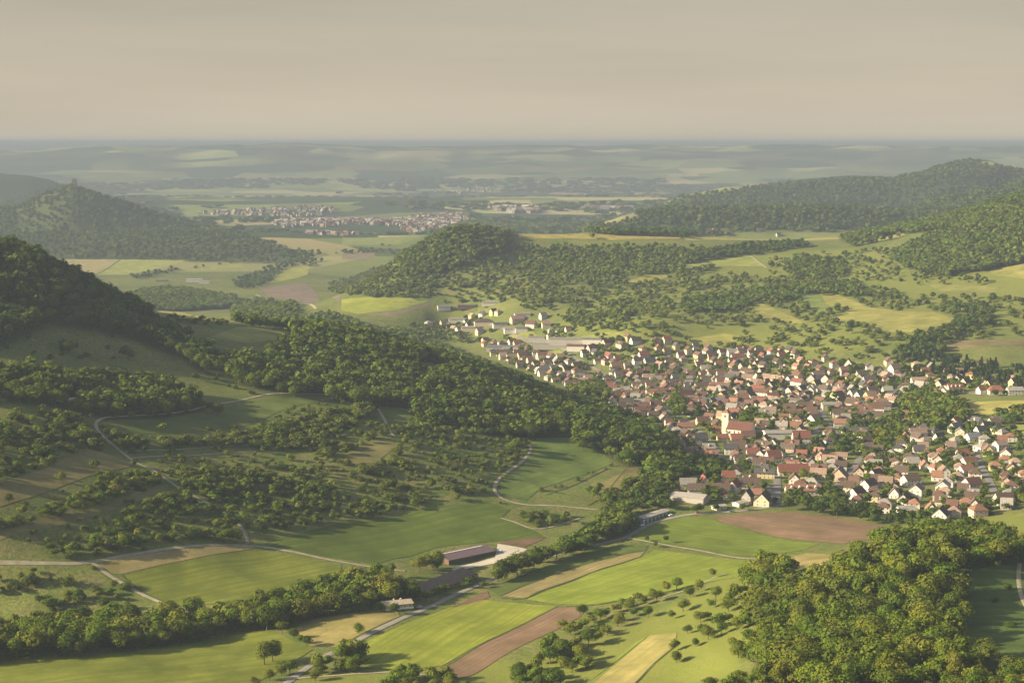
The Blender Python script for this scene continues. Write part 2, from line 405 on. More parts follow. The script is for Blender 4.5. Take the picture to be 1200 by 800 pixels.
# ------------------------------------------------------------------ mesh helpers
def mesh_np(name, V, faces, mats, smooth=False, midx=None):
    """faces: int array (n,3) or (n,4), or list of lists"""
    me = bpy.data.meshes.new(name)
    V = np.asarray(V, np.float32)
    if isinstance(faces, np.ndarray):
        k = faces.shape[1]; nf = len(faces)
        me.vertices.add(len(V)); me.vertices.foreach_set('co', V.ravel())
        me.loops.add(nf * k); me.loops.foreach_set('vertex_index', faces.astype(np.int32).ravel())
        me.polygons.add(nf); me.polygons.foreach_set('loop_start', np.arange(0, nf * k, k, dtype=np.int32))
        me.update(calc_edges=True)
    else:
        me.from_pydata(V.tolist(), [], faces)
    if midx is not None: me.polygons.foreach_set('material_index', np.asarray(midx, np.int32))
    if smooth: me.polygons.foreach_set('use_smooth', np.ones(len(me.polygons), bool))
    for m in mats: me.materials.append(m)
    me.update()
    return me
def link(name, me, parent=None, loc=(0, 0, 0), rz=0.0, color=None):
    o = bpy.data.objects.new(name, me); COL.objects.link(o)
    if parent is not None: o.parent = parent
    o.location = loc; o.rotation_euler = (0, 0, rz)
    if color is not None: o.color = (*color, 1)
    return o
def tag(o, label=None, cat=None, group=None, kind=None):
    if label: o['label'] = label
    if cat: o['category'] = cat
    if group: o['group'] = group
    if kind: o['kind'] = kind
    return o
def point_attr(me, name, vals):
    if np.ndim(vals) == 1:
        a = me.attributes.new(name, 'FLOAT', 'POINT'); a.data.foreach_set('value', np.asarray(vals, np.float32))
    else:
        a = me.attributes.new(name, 'FLOAT_COLOR', 'POINT')
        v4 = np.ones((len(vals), 4), np.float32); v4[:, :3] = vals; a.data.foreach_set('color', v4.ravel())

def in_poly(u, v, poly):
    p = np.asarray(poly, float); inside = np.zeros(np.shape(u), bool); j = len(p) - 1
    for i in range(len(p)):
        x0, y0 = p[i]; x1, y1 = p[j]
        c = ((y0 > v) != (y1 > v)) & (u < (x1 - x0) * (v - y0) / ((y1 - y0) if y1 != y0 else 1e-9) + x0)
        inside ^= c; j = i
    return inside

# ================================================================== the land
# woods: (outline in the photo round the crowns, spacing m, heights m, share kept, mix, what they are)
# mix: f forest, y sunlit yellow-green, o orchard/scrub, c with conifers, d dark
REG = [
 ('ridge wood', [(-80,262),(0,284),(35,291),(67,310),(97,323),(125,337),(150,350),(165,362),(205,385),(250,405),(245,418),(200,408),(165,395),(130,384),(100,378),(60,374),(40,382),(0,397),(-80,400)], 8.5, (9,19), 0.95, 'd'),
 ('hillside wood', [(-40,428),(30,424),(60,427),(100,439),(150,439),(205,450),(235,462),(245,478),(195,490),(170,482),(130,482),(100,478),(60,466),(0,462),(-40,462)], 8.5, (9,19), 0.95, 'f'),
 ('spur wood', [(205,405),(255,413),(300,418),(338,396),(350,376),(375,366),(415,376),(440,387),(470,387),(500,400),(560,422),(600,440),(650,457),(700,477),(750,485),(785,510),(805,548),(790,562),(760,550),(720,530),(690,518),(640,507),(600,505),(560,500),(520,492),(470,476),(440,472),(400,464),(330,457),(280,442),(235,427)], 8.5, (9,19), 0.96, 'f'),
 ('shoulder wood', [(130,368),(150,347),(165,339),(200,336),(240,341),(275,347),(280,357),(250,359),(215,361),(165,364)], 9, (11,16), 0.95, 'f'),
 ('shoulder wood', [(270,354),(300,350),(345,354),(355,375),(340,388),(310,381),(275,374)], 9, (11,16), 0.85, 'f'),
 ('shoulder hedge', [(185,366),(215,370),(260,374),(270,379),(215,376)], 8, (4,7), 0.8, 'o'),
 ('hillside scrub', [(-30,490),(50,480),(85,482),(110,502),(125,522),(100,540),(60,548),(0,566),(-30,566)], 6.8, (4.2,9.6), 0.84, 'o'),
 ('hillside row', [(125,507),(170,514),(220,514),(290,505),(335,492),(400,478),(430,472),(440,482),(400,500),(370,515),(330,525),(300,519),(230,521),(160,526),(130,520)], 6.8, (5.2,9.6), 0.95, 'o'),
 ('hillside scrub', [(290,530),(340,507),(400,494),(440,507),(430,530),(400,545),(380,555),(400,570),(350,570),(300,560)], 7.8, (4.2,8.6), 0.67, 'o'),
 ('hillside copse', [(440,507),(480,484),(520,497),(570,502),(620,512),(615,545),(590,560),(560,575),(530,585),(470,590),(430,585),(430,560),(400,560),(430,535),(460,520)], 8, (3.5,8.5), 0.5, 'o'),
 ('hillside scrub', [(200,557),(260,552),(330,562),(400,572),(470,591),(500,590),(420,605),(340,615),(300,622),(250,602),(220,582)], 6.8, (4.2,9.6), 0.84, 'f'),
 ('meadow hedge', [(17,601),(60,586),(140,553),(187,554),(187,564),(133,590),(80,606),(40,609)], 6.1, (5.2,9.6), 0.95, 'y'),
 ('meadow hedge', [(20,651),(60,636),(130,606),(190,578),(215,579),(245,591),(205,607),(150,622),(120,650),(85,655),(40,655)], 6.3, (5.2,9.6), 0.82, 'f'),
 ('lane hedge', [(80,642),(110,627),(160,622),(240,614),(285,607),(284,632),(230,638),(160,645),(100,655)], 6.8, (5.2,11.6), 0.72, 'y'),
 ('lane hedge', [(-20,612),(20,605),(30,612),(0,627),(-20,630)], 6.1, (5.2,8.6), 0.95, 'o'),
 ('lower hedge', [(10,712),(55,698),(130,680),(150,688),(60,712)], 6.8, (5.2,9.6), 0.77, 'y'),
 ('lower hedge', [(-20,668),(25,668),(60,672),(90,676),(30,690),(-20,700)], 8.8, (4.2,8.6), 0.62, 'o'),
 ('lower hedge', [(90,712),(130,696),(170,702),(200,712),(150,712)], 7.8, (4.2,8.6), 0.57, 'o'),
 ('knoll hedge', [(700,566),(720,552),(752,536),(775,545),(775,570),(765,590),(735,592),(700,588),(690,575)], 6.8, (5.2,10.6), 0.92, 'f'),
 ('knoll hedge', [(590,607),(625,599),(668,600),(673,607),(640,617),(625,618)], 6.1, (3.2,6.6), 0.95, 'o'),
 ('knoll row', [(623,575),(680,555),(720,541),(712,549),(640,581)], 6.6, (2.2,4.4), 0.85, 'o'),
 ('hillside scrub', [(0,372),(60,380),(130,390),(200,412),(280,445),(300,460),(240,455),(150,432),(60,420),(0,420)], 13.8, (3.2,7.6), 0.28, 'd'),
 ('hillside scrub', [(120,555),(250,545),(300,560),(250,580),(190,560)], 8.8, (4.2,8.6), 0.3, 'o'),
 ('hillside scrub', [(360,520),(440,512),(470,540),(430,560),(380,555)], 8.8, (4.2,8.6), 0.3, 'o'),
 ('hillside scrub', [(0,470),(120,480),(330,470),(440,470),(620,510),(600,590),(300,615),(0,690)], 7.5, (2.2,6), 0.42, 'o'),
 ('stream trees', [(-40,745),(0,737),(50,727),(130,717),(200,717),(300,702),(370,683),(400,675),(440,667),(480,657),(515,660),(512,678),(490,688),(450,697),(400,710),(300,733),(200,751),(100,763),(0,768),(-40,770)], 8.4, (11,19), 0.97, 'y'),
 ('roadside trees', [(572,668),(600,658),(640,643),(690,618),(715,597),(748,587),(755,600),(735,618),(690,636),(640,651),(600,668),(578,680)], 5.6, (9,16), 0.97, 'f'),
 ('farm trees', [(478,662),(512,648),(516,668),(506,684),(488,682)], 7, (11,17), 0.9, 'y'),
 ('farm trees', [(548,682),(562,674),(575,664),(584,668),(562,688)], 7, (6,11), 0.85, 'y'),
 ('lower ridge wood', [(872,715),(882,678),(892,660),(920,655),(960,670),(985,652),(1020,642),(1045,624),(1080,616),(1130,613),(1165,619),(1190,627),(1230,640),(1230,655),(1165,662),(1140,670),(1126,692),(1130,722),(1135,765),(1100,790),(1050,800),(950,800),(900,785),(885,765),(878,738)], 9.6, (9,19), 0.97, 'y'),
 ('lower ridge wood', [(945,840),(945,790),(960,772),(1050,777),(1130,772),(1230,777),(1230,840)], 9.4, (6,14), .95, 'y'),
 ('lower ridge scrub', [(812,840),(826,797),(880,786),(960,788),(960,840)], 6.2, (3.5,8), .85, 'y'),
 ('lower ridge wood', [(815,720),(830,692),(870,667),(880,700),(870,750),(880,760),(860,770),(820,740)], 10.4, (6,11), 0.5, 'y'),
 ('lower ridge wood', [(1143,752),(1172,740),(1180,772),(1150,778)], 9.4, (6,14), 0.8, 'y'),
 ('foot bushes', [(272,770),(300,766),(315,775),(345,778),(395,765),(425,758),(425,775),(380,790),(300,795),(270,790)], 8, (6,11.5), 0.72, 'y'),
 ('foot bushes', [(440,800),(470,785),(520,788),(560,798),(540,815),(440,815)], 8, (6,10.5), 0.7, 'y'),
 ('orchard', [(595,785),(612,755),(640,750),(690,748),(690,775),(660,800),(600,815)], 8.5, (7,12.5), 0.8, 'y'),
 # across the valley
 ('plateau wood', [(465,301),(500,281),(520,266),(560,258),(600,263),(640,262),(700,265),(740,273),(700,277),(640,269),(598,271),(598,286),(560,301),(520,318),(490,320),(470,318)], 10, (12,17), 0.97, 'f'),
 ('plateau wood', [(590,263),(650,259),(720,263),(800,268),(870,275),(800,276),(720,273),(650,269)], 12, (11,16), 0.95, 'd'),
 ('flank scrub', [(385,331),(440,316),(470,316),(600,291),(720,287),(800,293),(860,294),(830,316),(800,331),(760,346),(740,370),(720,385),(660,375),(600,352),(550,352),(480,352),(440,345),(390,341)], 10.5, (5.5,11.5), 0.62, 'o'),
 ('flank scrub', [(386,338),(440,313),(500,291),(522,318),(502,347),(440,348)], 9, (5,10), 0.85, 'o'),
 ('flank wood', [(600,287),(720,285),(790,287),(870,291),(830,306),(780,320),(700,320),(620,315)], 9.8, (6.5,12.5), 0.75, 'f'),
 ('slope scrub', [(640,380),(720,350),(780,331),(850,321),(930,321),(1000,331),(1080,346),(1150,346),(1200,350),(1240,350),(1240,395),(1120,400),(1060,396),(1040,420),(960,415),(900,408),(830,405),(760,395),(700,388)], 12, (5.5,11.5), 0.5, 'o'),
 ('slope hedge', [(800,347),(860,342),(930,332),(1000,327),(1030,345),(960,345),(900,353),(860,363),(800,363)], 8.8, (6.5,12.5), 0.95, 'f'),
 ('slope hedge', [(800,301),(820,292),(880,284),(940,282),(950,286),(880,297),(820,306)], 9.8, (7.5,13.5), 0.97, 'd'),
 ('slope hedge', [(925,302),(985,302),(992,322),(950,326),(920,318)], 8.8, (6.5,12.5), 0.9, 'f'),
 ('slope scrub', [(900,300),(1040,290),(1060,312),(1160,325),(1150,335),(1040,330),(980,325),(900,320)], 12, (4.5,10.5), 0.5, 'o'),
 ('upper wood', [(1045,296),(1060,288),(1100,270),(1200,267),(1240,268),(1240,302),(1160,312),(1110,320),(1062,312)], 9.5, (12,18), 0.95, 'f'),
 ('upper wood', [(1020,276),(1050,264),(1110,249),(1150,240),(1200,224),(1260,212),(1260,272),(1150,266),(1100,266),(1060,271)], 10, (11,16), 0.96, 'f'),
 ('upper wood', [(985,277),(1020,267),(1060,270),(1055,276),(1000,286)], 11, (9,14), 0.85, 'f'),
 ('slope wood', [(1113,362),(1150,352),(1170,375),(1120,387)], 9, (8,14), 0.85, 'd'),
 ('slope wood', [(1046,413),(1060,397),(1090,384),(1118,382),(1120,401),(1100,414)], 9, (10,15), 0.9, 'd'),
 ('garden trees', [(1050,417),(1080,407),(1140,422),(1240,430),(1240,455),(1130,446),(1060,441)], 10, (9,16), 0.62, 'c'),
 ('garden grove', [(1055,467),(1085,454),(1130,469),(1135,490),(1090,500),(1060,490)], 8.5, (10,15), 0.9, 'y'),
 ('garden grove', [(1163,470),(1230,475),(1230,500),(1170,497)], 9, (9,14), 0.75, 'f'),
 ('garden grove', [(1020,492),(1050,481),(1066,501),(1050,525),(1020,520)], 9, (9,14), 0.72, 'y'),
 ('village edge trees', [(915,587),(935,571),(985,571),(1000,590),(1040,601),(1085,601),(1080,612),(990,611),(930,604)], 8.5, (8,14), 0.8, 'd'),
 ('village edge trees', [(755,545),(800,533),(830,537),(850,547),(830,563),(790,563),(765,563)], 9, (8,14), 0.8, 'd'),
 ('village edge trees', [(740,575),(770,565),(792,572),(785,592),(755,590)], 9, (8,13), 0.85, 'd'),
 ('garden grove', [(862,484),(895,480),(897,494),(865,499)], 9, (9,14), 0.8, 'y'),
 ('garden grove', [(975,512),(1013,510),(1013,528),(980,530)], 9, (8,13), 0.7, 'd'),
 ('garden grove', [(930,515),(960,513),(960,532),(932,533)], 9, (8,13), 0.75, 'c'),
 ('garden grove', [(785,466),(800,463),(802,482),(788,486)], 9, (11,16), 0.9, 'y'),
 ('garden grove', [(668,454),(700,441),(715,456),(720,480),(690,477)], 9, (8,13), 0.75, 'y'),
 ('garden grove', [(820,545),(850,540),(862,556),(835,562)], 9, (8,12), 0.6, 'f'),
 ('garden grove', [(872,540),(893,548),(890,566),(868,560)], 9, (7,11), 0.6, 'd'),
 ('valley trees', [(455,386),(500,376),(540,371),(640,376),(690,392),(640,398),(600,402),(520,398),(480,391)], 10, (5,10), 0.7, 'o'),
 ('valley trees', [(150,322),(200,313),(215,314),(160,327)], 16, (7,12), 0.8, 'd'),
 ('valley trees', [(270,330),(310,313),(340,304),(370,303),(372,309),(330,321),(300,336),(280,336)], 16, (8,13), 0.85, 'd'),
 ('valley trees', [(215,312),(290,306),(290,309),(216,316)], 18, (6,10), 0.6, 'o'),
 ('valley trees', [(330,291),(375,294),(382,303),(340,309)], 18, (9,14), 0.8, 'f'),
 ('valley trees', [(385,342),(420,330),(470,340),(430,347)], 14, (5,9), 0.4, 'o'),
 ('valley trees', [(400,291),(470,292),(470,297),(400,297)], 20, (6,11), 0.7, 'd'),
 ('valley trees', [(380,298),(450,284),(470,276),(475,279),(455,290),(400,302)], 22, (6,10), 0.3, 'o'),
 ('castle hill wood', [(-120,244),(0,236),(30,228),(60,215),(85,208),(105,214),(160,241),(215,257),(300,276),(340,289),(368,300),(330,306),(200,303),(60,301),(-120,290)], 21, (11,17), 0.8, 'd'),
 ('mountain wood', [(735,262),(745,249),(800,229),(900,216),(1000,207),(1050,208),(1100,191),(1130,185),(1180,196),(1260,200),(1260,240),(1150,242),(1060,252),(900,262)], 21, (12,18), 0.95, 'd'),
 ('foothill wood', [(680,272),(740,254),(850,245),(1000,245),(1060,247),(1120,232),(1200,217),(1260,210),(1260,222),(1150,242),(1060,264),(980,269),(850,269),(740,273)], 17, (12,17), 0.93, 'd'),
]
REG = [(n, [(x, y) for x, y in p], s, h, k, m) for (n, p, s, h, k, m) in REG]
FOREST = ('wood', 'grove', 'trees', 'copse')

# ---- ground sheet
GU, GV = project(GX, GY, GZW)
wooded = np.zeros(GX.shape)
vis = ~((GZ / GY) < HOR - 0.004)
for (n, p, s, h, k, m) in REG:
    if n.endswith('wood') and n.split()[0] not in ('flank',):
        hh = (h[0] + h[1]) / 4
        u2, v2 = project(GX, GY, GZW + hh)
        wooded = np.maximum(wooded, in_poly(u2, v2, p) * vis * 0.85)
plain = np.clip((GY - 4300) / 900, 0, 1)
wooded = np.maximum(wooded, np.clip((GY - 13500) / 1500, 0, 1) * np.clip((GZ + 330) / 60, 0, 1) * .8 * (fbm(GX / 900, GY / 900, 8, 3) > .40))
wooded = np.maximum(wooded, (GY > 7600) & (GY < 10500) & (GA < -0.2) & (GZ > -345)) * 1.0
sunlit_tint = np.zeros(GX.shape)  # meadow zones whose sunlit look is put into the ground colour
for p in ([(690,810),(760,740),(800,715),(820,690),(880,655),(940,650),(900,690),(880,760),(850,800),(840,830),(690,830)], [(260,810),(380,788),(640,770),(720,740),(830,690),(790,760),(640,830),(260,830)], [(1090,612),(1240,596),(1240,640),(1150,640)]):
    sunlit_tint = np.maximum(sunlit_tint, in_poly(GU, GV, p) * .75)
slope = in_poly(GU, GV, [(640,390),(700,345),(800,325),(850,300),(1000,290),(1100,320),(1240,310),(1240,400),(1050,405),(900,415),(760,400)]) & (GY > 1900)
sunlit_tint = np.maximum(sunlit_tint, slope * .55)  # sunny far slopes get the same painted brightening, weaker
def blur(Z, k=2):
    for _ in range(k):
        Z = (Z + np.roll(Z, 1, 0) + np.roll(Z, -1, 0) + np.roll(Z, 1, 1) + np.roll(Z, -1, 1)) / 5
    return Z
wooded = blur(wooded, 2); sunlit_tint = blur(sunlit_tint, 4)
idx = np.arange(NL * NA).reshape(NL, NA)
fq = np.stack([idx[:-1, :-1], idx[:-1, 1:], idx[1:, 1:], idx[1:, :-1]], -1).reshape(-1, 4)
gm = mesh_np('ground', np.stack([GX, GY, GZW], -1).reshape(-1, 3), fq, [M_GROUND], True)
point_attr(gm, 'plain', plain.ravel()); point_attr(gm, 'wooded', wooded.ravel()); point_attr(gm, 'sunlit_tint', sunlit_tint.ravel())
tag(link('ground', gm), kind='structure')

# ---- fields: outlines from the photo laid on the ground as thin sheets
FIELD_POLYS = []
def drape(name, xy, mat, off, color=None, rowdir=None, step=None, wobble=0.5, kind='structure'):
    xy = np.asarray(xy, float)
    d = float(np.mean(xy[:, 1])); step = step or max(6.0, d / 220)
    pts = []
    for i in range(len(xy)):
        a, b = xy[i], xy[(i + 1) % len(xy)]
        n = max(1, int(np.hypot(*(b - a)) / step))
        for k in range(n):
            pts.append(a + (b - a) * k / n)
    pts = np.array(pts)
    if wobble:
        pts = pts + wobble * np.stack([fbm(pts[:, 0] / 9, pts[:, 1] / 9, 5) - .47, fbm(pts[:, 0] / 9, pts[:, 1] / 9, 9) - .47], 1) * 2
    x0, y0 = pts.min(0); x1, y1 = pts.max(0)
    gx, gy = np.meshgrid(np.arange(x0, x1, step), np.arange(y0, y1, step))
    g = np.stack([gx.ravel(), gy.ravel()], 1) + 0.13
    g = g[in_poly(g[:, 0], g[:, 1], pts)]
    allp = [Vector(p) for p in np.concatenate([pts, g])]
    n = len(pts)
    vo, _, fo, _, _, _ = delaunay_2d_cdt(allp, [], [list(range(n))], 1, 1e-4)
    V = np.array([(p.x, p.y) for p in vo])
    Z = ground(V[:, 0], V[:, 1]) + off
    me = mesh_np(name, np.column_stack([V, Z]), [list(f) for f in fo], [mat], True)
    if rowdir is not None:
        nx, ny = -rowdir[1], rowdir[0]
        point_attr(me, 'row', V[:, 0] * nx + V[:, 1] * ny)
    o = link(name, me, color=color)
    if kind: tag(o, kind=kind)
    return o
def field(name, poly, color, rows=None, mat=None, off=0.22):
    p = pick([q[0] for q in poly], [q[1] for q in poly])
    if rows:
        r = pick([rows[0][0], rows[1][0]], [rows[0][1], rows[1][1]]); d = r[1, :2] - r[0, :2]; d = d / np.hypot(*d)
    else:
        d = np.array([1.0, .2])
    FIELD_POLYS.append(poly)
    return drape(name, p[:, :2], mat or M_CROP, off, color, d)
def chaikin(p, n=2):
    p = np.asarray(p, float)
    for _ in range(n):
        q = np.empty((2 * len(p) - 2, 2)); q[0::2] = p[:-1] * .75 + p[1:] * .25; q[1::2] = p[:-1] * .25 + p[1:] * .75
        p = np.vstack([p[:1], q, p[-1:]])
    return p
ROADS = []
def road(name, pix, width, mat, off=0.36):
    p = pick([q[0] for q in pix], [q[1] for q in pix])[:, :2]
    p = chaikin(p, 2)
    # even steps
    seg = np.hypot(*np.diff(p, axis=0).T); s = np.concatenate([[0], np.cumsum(seg)]); n = max(3, int(s[-1] / 5))
    t = np.linspace(0, s[-1], n); q = np.column_stack([np.interp(t, s, p[:, 0]), np.interp(t, s, p[:, 1])])
    dd = np.gradient(q, axis=0); dd /= np.maximum(np.hypot(dd[:, 0], dd[:, 1]), 1e-6)[:, None]
    nn = np.column_stack([-dd[:, 1], dd[:, 0]])
    cols = []
    ks = np.linspace(-.5, .5, 5)
    for k in ks:
        w = width * (1 + .16 * (fbm(t / 14, t * 0 + k * 7, 3) - .47))
        e = q + nn * (k * w)[:, None]
        cols.append(np.column_stack([e, ground(e[:, 0], e[:, 1]) + off - (0.1 if abs(k) == .5 else 0)]))
    V = np.stack(cols, 1).reshape(-1, 3); m = len(ks)
    fs = [[i * m + j, i * m + j + 1, (i + 1) * m + j + 1, (i + 1) * m + j] for i in range(n - 1) for j in range(m - 1)]
    me = mesh_np(name, V, np.array(fs), [mat], True)
    ROADS.append((q, width))
    return tag(link(name, me), kind='structure')

G_BRIGHT = (.225, .255, .038); G_MID = (.15, .172, .029); G_DEEP = (.092, .12, .024); G_DULL = (.10, .13, .034)
STRAW = (.29, .24, .095); TAN = (.26, .215, .095); SOIL = (.205, .138, .088); SOIL_D = (.17, .11, .072)
field('field', [(-30,777),(0,775),(100,769),(200,757),(283,741),(320,738),(345,752),(366,761),(340,778),(290,805),(200,830),(-30,830)], G_MID, [(0,790),(280,760)], M_GRASS)
field('meadow', [(347,738),(363,757),(394,758),(469,722),(463,712),(430,716),(400,720),(354,728)], (.27,.23,.085), [(360,750),(440,718)], M_GRASS)
field('field', [(421,756),(480,729),(527,712),(567,703),(652,710),(517,780),(470,785),(430,782)], G_BRIGHT, [(430,782),(567,705)])
field('soil_patch', [(529,711),(571,692),(574,699),(562,705)], SOIL_D, None, M_SOIL)
field('ploughed_field', [(654,710),(677,713),(681,722),(590,768),(555,790),(530,797),(519,781)], SOIL, [(530,790),(675,716)], M_SOIL)
field('field', [(570,690),(640,665),(700,645),(733,636),(760,639),(757,645),(735,648),(640,675),(588,698)], G_DULL, [(588,694),(740,640)])
field('stubble_field', [(589,698),(640,676),(700,658),(735,649),(756,646),(750,652),(690,671),(640,689),(615,701)], TAN, [(600,700),(740,650)])
field('field', [(617,702),(690,673),(751,653),(768,644),(800,648),(868,656),(905,656),(915,664),(872,674),(840,680),(790,691),(740,700),(700,708),(654,708)], (.20,.245,.037), [(640,703),(800,655)])
field('field', [(738,631),(760,617),(800,606),(832,606),(845,613),(882,624),(930,634),(960,637),(943,644),(900,650),(862,651),(795,638)], (.145,.188,.032), [(760,630),(900,645)])
field('ploughed_field', [(834,605),(870,602),(930,600),(1000,609),(1052,618),(1037,630),(988,637),(932,632),(882,622),(847,612)], SOIL, [(850,606),(1030,628)], M_SOIL)
field('dry_meadow', [(905,657),(945,648),(978,650),(965,662),(925,667)], STRAW, None, M_GRASS)
field('mown_strip', [(762,744),(793,741),(790,757),(742,803),(690,805)], (.29,.26,.09), [(700,800),(780,745)], M_GRASS)
field('meadow', [(700,790),(745,752),(760,745),(688,800)], (.20,.24,.05), [(700,800),(780,745)], M_GRASS)
field('dry_strip', [(111,660),(160,651),(233,641),(287,639),(300,642),(233,653),(143,673),(132,672)], (.27,.22,.095), [(120,665),(280,642)], M_GRASS)
field('field', [(145,674),(233,654),(300,643),(340,649),(400,661),(400,680),(360,692),(320,700),(240,708),(207,710),(182,700),(157,685)], G_MID, [(150,680),(330,650)])
field('meadow', [(124,497),(213,487),(293,471),(377,464),(400,466),(333,480),(300,496),(233,506),(160,509)], (.105,.135,.036), None, M_GRASS)
field('dry_meadow', [(100,524),(133,534),(158,546),(107,557),(60,575),(-20,603),(-20,572),(60,547)], (.21,.18,.075), None, M_GRASS)
field('dry_strip', [(-20,628),(100,599),(187,568),(199,568),(195,574),(127,600),(67,617),(-20,643)], (.20,.175,.07), None, M_GRASS)
field('field', [(303,640),(400,611),(500,596),(573,588),(598,597),(587,607),(627,622),(640,630),(580,634),(513,641),(460,655),(440,661),(402,655),(342,645)], (.096,.130,.025), [(340,640),(560,600)])
field('knoll_meadow', [(629,513),(667,513),(709,533),(718,543),(687,556),(633,572),(617,586),(590,581),(586,570),(595,559),(615,545)], (.115,.16,.038), [(600,580),(700,545)], M_GRASS)
field('meadow', [(443,476),(480,479),(483,490),(466,505),(456,500)], (.11,.14,.038), None, M_GRASS)
field('dry_meadow', [(700,572),(735,548),(765,545),(745,560),(725,575)], (.19,.165,.065), None, M_GRASS)
field('dry_meadow', [(400,535),(445,513),(470,522),(440,542),(410,545)], (.17,.155,.06), None, M_GRASS)
field('meadow', [(163,362),(215,366),(262,374),(255,377),(205,372),(170,369)], (.30,.27,.08), None, M_GRASS)
field('meadow', [(245,395),(280,383),(335,387),(345,398),(290,402)], (.22,.24,.065), None, M_GRASS)
field('meadow', [(487,428),(505,424),(528,434),(520,441),(497,440)], (.17,.17,.055), None, M_GRASS)
field('yard', [(529,665),(580,653),(583,637),(613,642),(600,652),(580,660),(534,667)], (1, 1, 1), None, M_YARD)
field('soil_patch', [(582,637),(592,634),(600,631),(612,634),(600,639)], SOIL_D, None, M_SOIL)
field('soil_patch', [(604,639),(615,628),(640,630),(614,641)], SOIL_D, None, M_SOIL)
# the far side
LIT = (.26, .25, .072)
field('meadow', [(963,347),(980,345),(1000,352),(1017,360),(1047,363),(1087,365),(1118,373),(1117,380),(1090,383),(1090,391),(1047,389),(1000,380),(975,372),(996,368),(987,363),(968,357)], LIT, [(990,370),(1080,380)], M_GRASS)
field('field', [(933,347),(959,344),(964,353),(978,366),(960,367),(941,357)], (.16,.20,.055), None, M_GRASS)
field('meadow', [(874,360),(893,356),(927,370),(945,379),(927,380),(900,377)], LIT, None, M_GRASS)
field('plateau_field', [(598,273),(653,271),(720,276),(798,278),(798,280),(720,281.5),(660,279),(608,278.5)], (.30,.255,.075), None, M_GRASS)
field('plateau_field', [(800,278),(850,277),(980,278),(984,280),(900,281.5),(804,282)], (.30,.28,.09), None, M_GRASS)
field('meadow', [(800,311),(840,304),(880,300),(896,312),(853,312),(802,315)], (.24,.26,.07), None, M_GRASS)
field('meadow', [(989,287),(1058,273),(1062,276),(1002,287)], (.24,.23,.08), None, M_GRASS)
field('meadow', [(1160,317),(1200,309),(1240,309),(1240,328),(1163,322)], LIT, None, M_GRASS)
field('meadow', [(1087,333),(1170,336),(1167,343),(1102,341)], (.22,.22,.07), None, M_GRASS)
field('dry_meadow', [(1093,408),(1120,399),(1200,398),(1240,399),(1240,405),(1120,411)], (.19,.16,.075), None, M_GRASS)
field('meadow', [(1131,474),(1144,471),(1200,469),(1240,469),(1240,482),(1150,486),(1136,482)], (.34,.31,.09), None, M_GRASS)
field('meadow', [(1165,498),(1240,497),(1240,512),(1180,510)], (.26,.27,.07), None, M_GRASS)
field('field', [(400,351),(450,349),(502,353),(467,363),(420,368),(400,364)], (.235,.26,.05), None)
field('ploughed_field', [(302,337),(360,332),(398,347),(398,356),(353,353),(314,348)], (.21,.16,.125), None, M_SOIL)
field('ploughed_field', [(424,369),(468,364),(505,354),(500,359),(460,371)], (.20,.16,.11), None, M_SOIL)
field('field', [(334,313),(363,312.5),(360,322),(315,332)], (.28,.29,.07), None)
field('field', [(58,303.5),(140,304),(110,322),(68,311)], (.31,.27,.13), None)
field('field', [(142,304),(216,305),(212,308),(148,322),(114,322)], (.28,.30,.09), None)
field('field', [(213,317),(283,308),(286,313),(221,318)], (.26,.28,.09), None)
field('field', [(401,278.5),(502,275.5),(467,287),(401,287)], (.22,.25,.08), None)
field('ploughed_field', [(401,298),(440,296),(436,303),(401,304)], (.22,.18,.13), None, M_SOIL)
field('meadow', [(680,395),(720,388),(740,396),(700,400)], (.24,.25,.07), None, M_GRASS)
field('meadow', [(800,399),(850,390),(880,396),(840,404)], LIT, None, M_GRASS)
field('meadow', [(728,330),(760,322),(790,323),(760,333)], LIT, None, M_GRASS)
field('meadow', [(636,415),(655,410),(672,418),(650,422)], (.21,.24,.06), None, M_GRASS)
field('meadow', [(595,392),(625,388),(632,397),(600,398)], (.24,.25,.07), None, M_GRASS)
field('meadow', [(1130,672),(1160,664),(1240,655),(1240,770),(1180,770),(1140,760),(1132,720)], (.085,.125,.034), None, M_GRASS)

# ---- roads and tracks
road('road', [(330,805),(373,772),(420,750),(478,722),(520,703),(560,685),(600,667),(650,650),(712,635),(735,630),(760,613),(800,603),(850,600.5),(893,596),(925,590),(960,586)], 4.5, M_ROAD)
road('path', [(735,630),(760,634.5),(790,640),(825,646),(860,653),(905,655.5)], 3.0, M_PATH)
road('path', [(-30,660),(70,661),(110,659),(160,649),(230,639),(290,638),(330,643),(400,658),(440,665),(475,669)], 3.2, M_PATH)
road('path', [(109,660),(130,675),(150,687),(175,700),(205,712),(228,716)], 3.0, M_PATH)
road('path', [(290,637),(289,626),(275,607),(257,597),(233,583),(217,577),(193,560),(180,550),(160,543),(143,530),(127,517),(110,500),(117,489),(147,488),(213,483),(247,474),(287,468),(313,461),(367,462),(402,463)], 2.8, M_PATH)
road('path', [(618,518),(624,527),(610,543),(598,551),(585,560),(578,572),(585,583),(602,589),(620,592),(650,592),(700,597)], 3.0, M_PATH)
road('path', [(443,479),(450,490),(455,503),(463,512)], 3.0, M_PATH)
road('path', [(587,607),(605,612),(625,621),(650,617),(680,607)], 2.2, M_PATH)
road('path', [(147,529),(190,527),(250,524),(300,521)], 1.6, M_PATH)
road('path', [(150,537),(200,534),(250,532),(300,529)], 1.6, M_PATH)
road('path', [(880,300),(886,305),(893,310),(898,314)], 4.0, M_PATH)
road('path', [(1195,660),(1193,680),(1197,700),(1203,712)], 2.6, M_PATH)
road('path', [(300,345),(315,353),(340,360),(370,362)], 5.0, M_PATH)
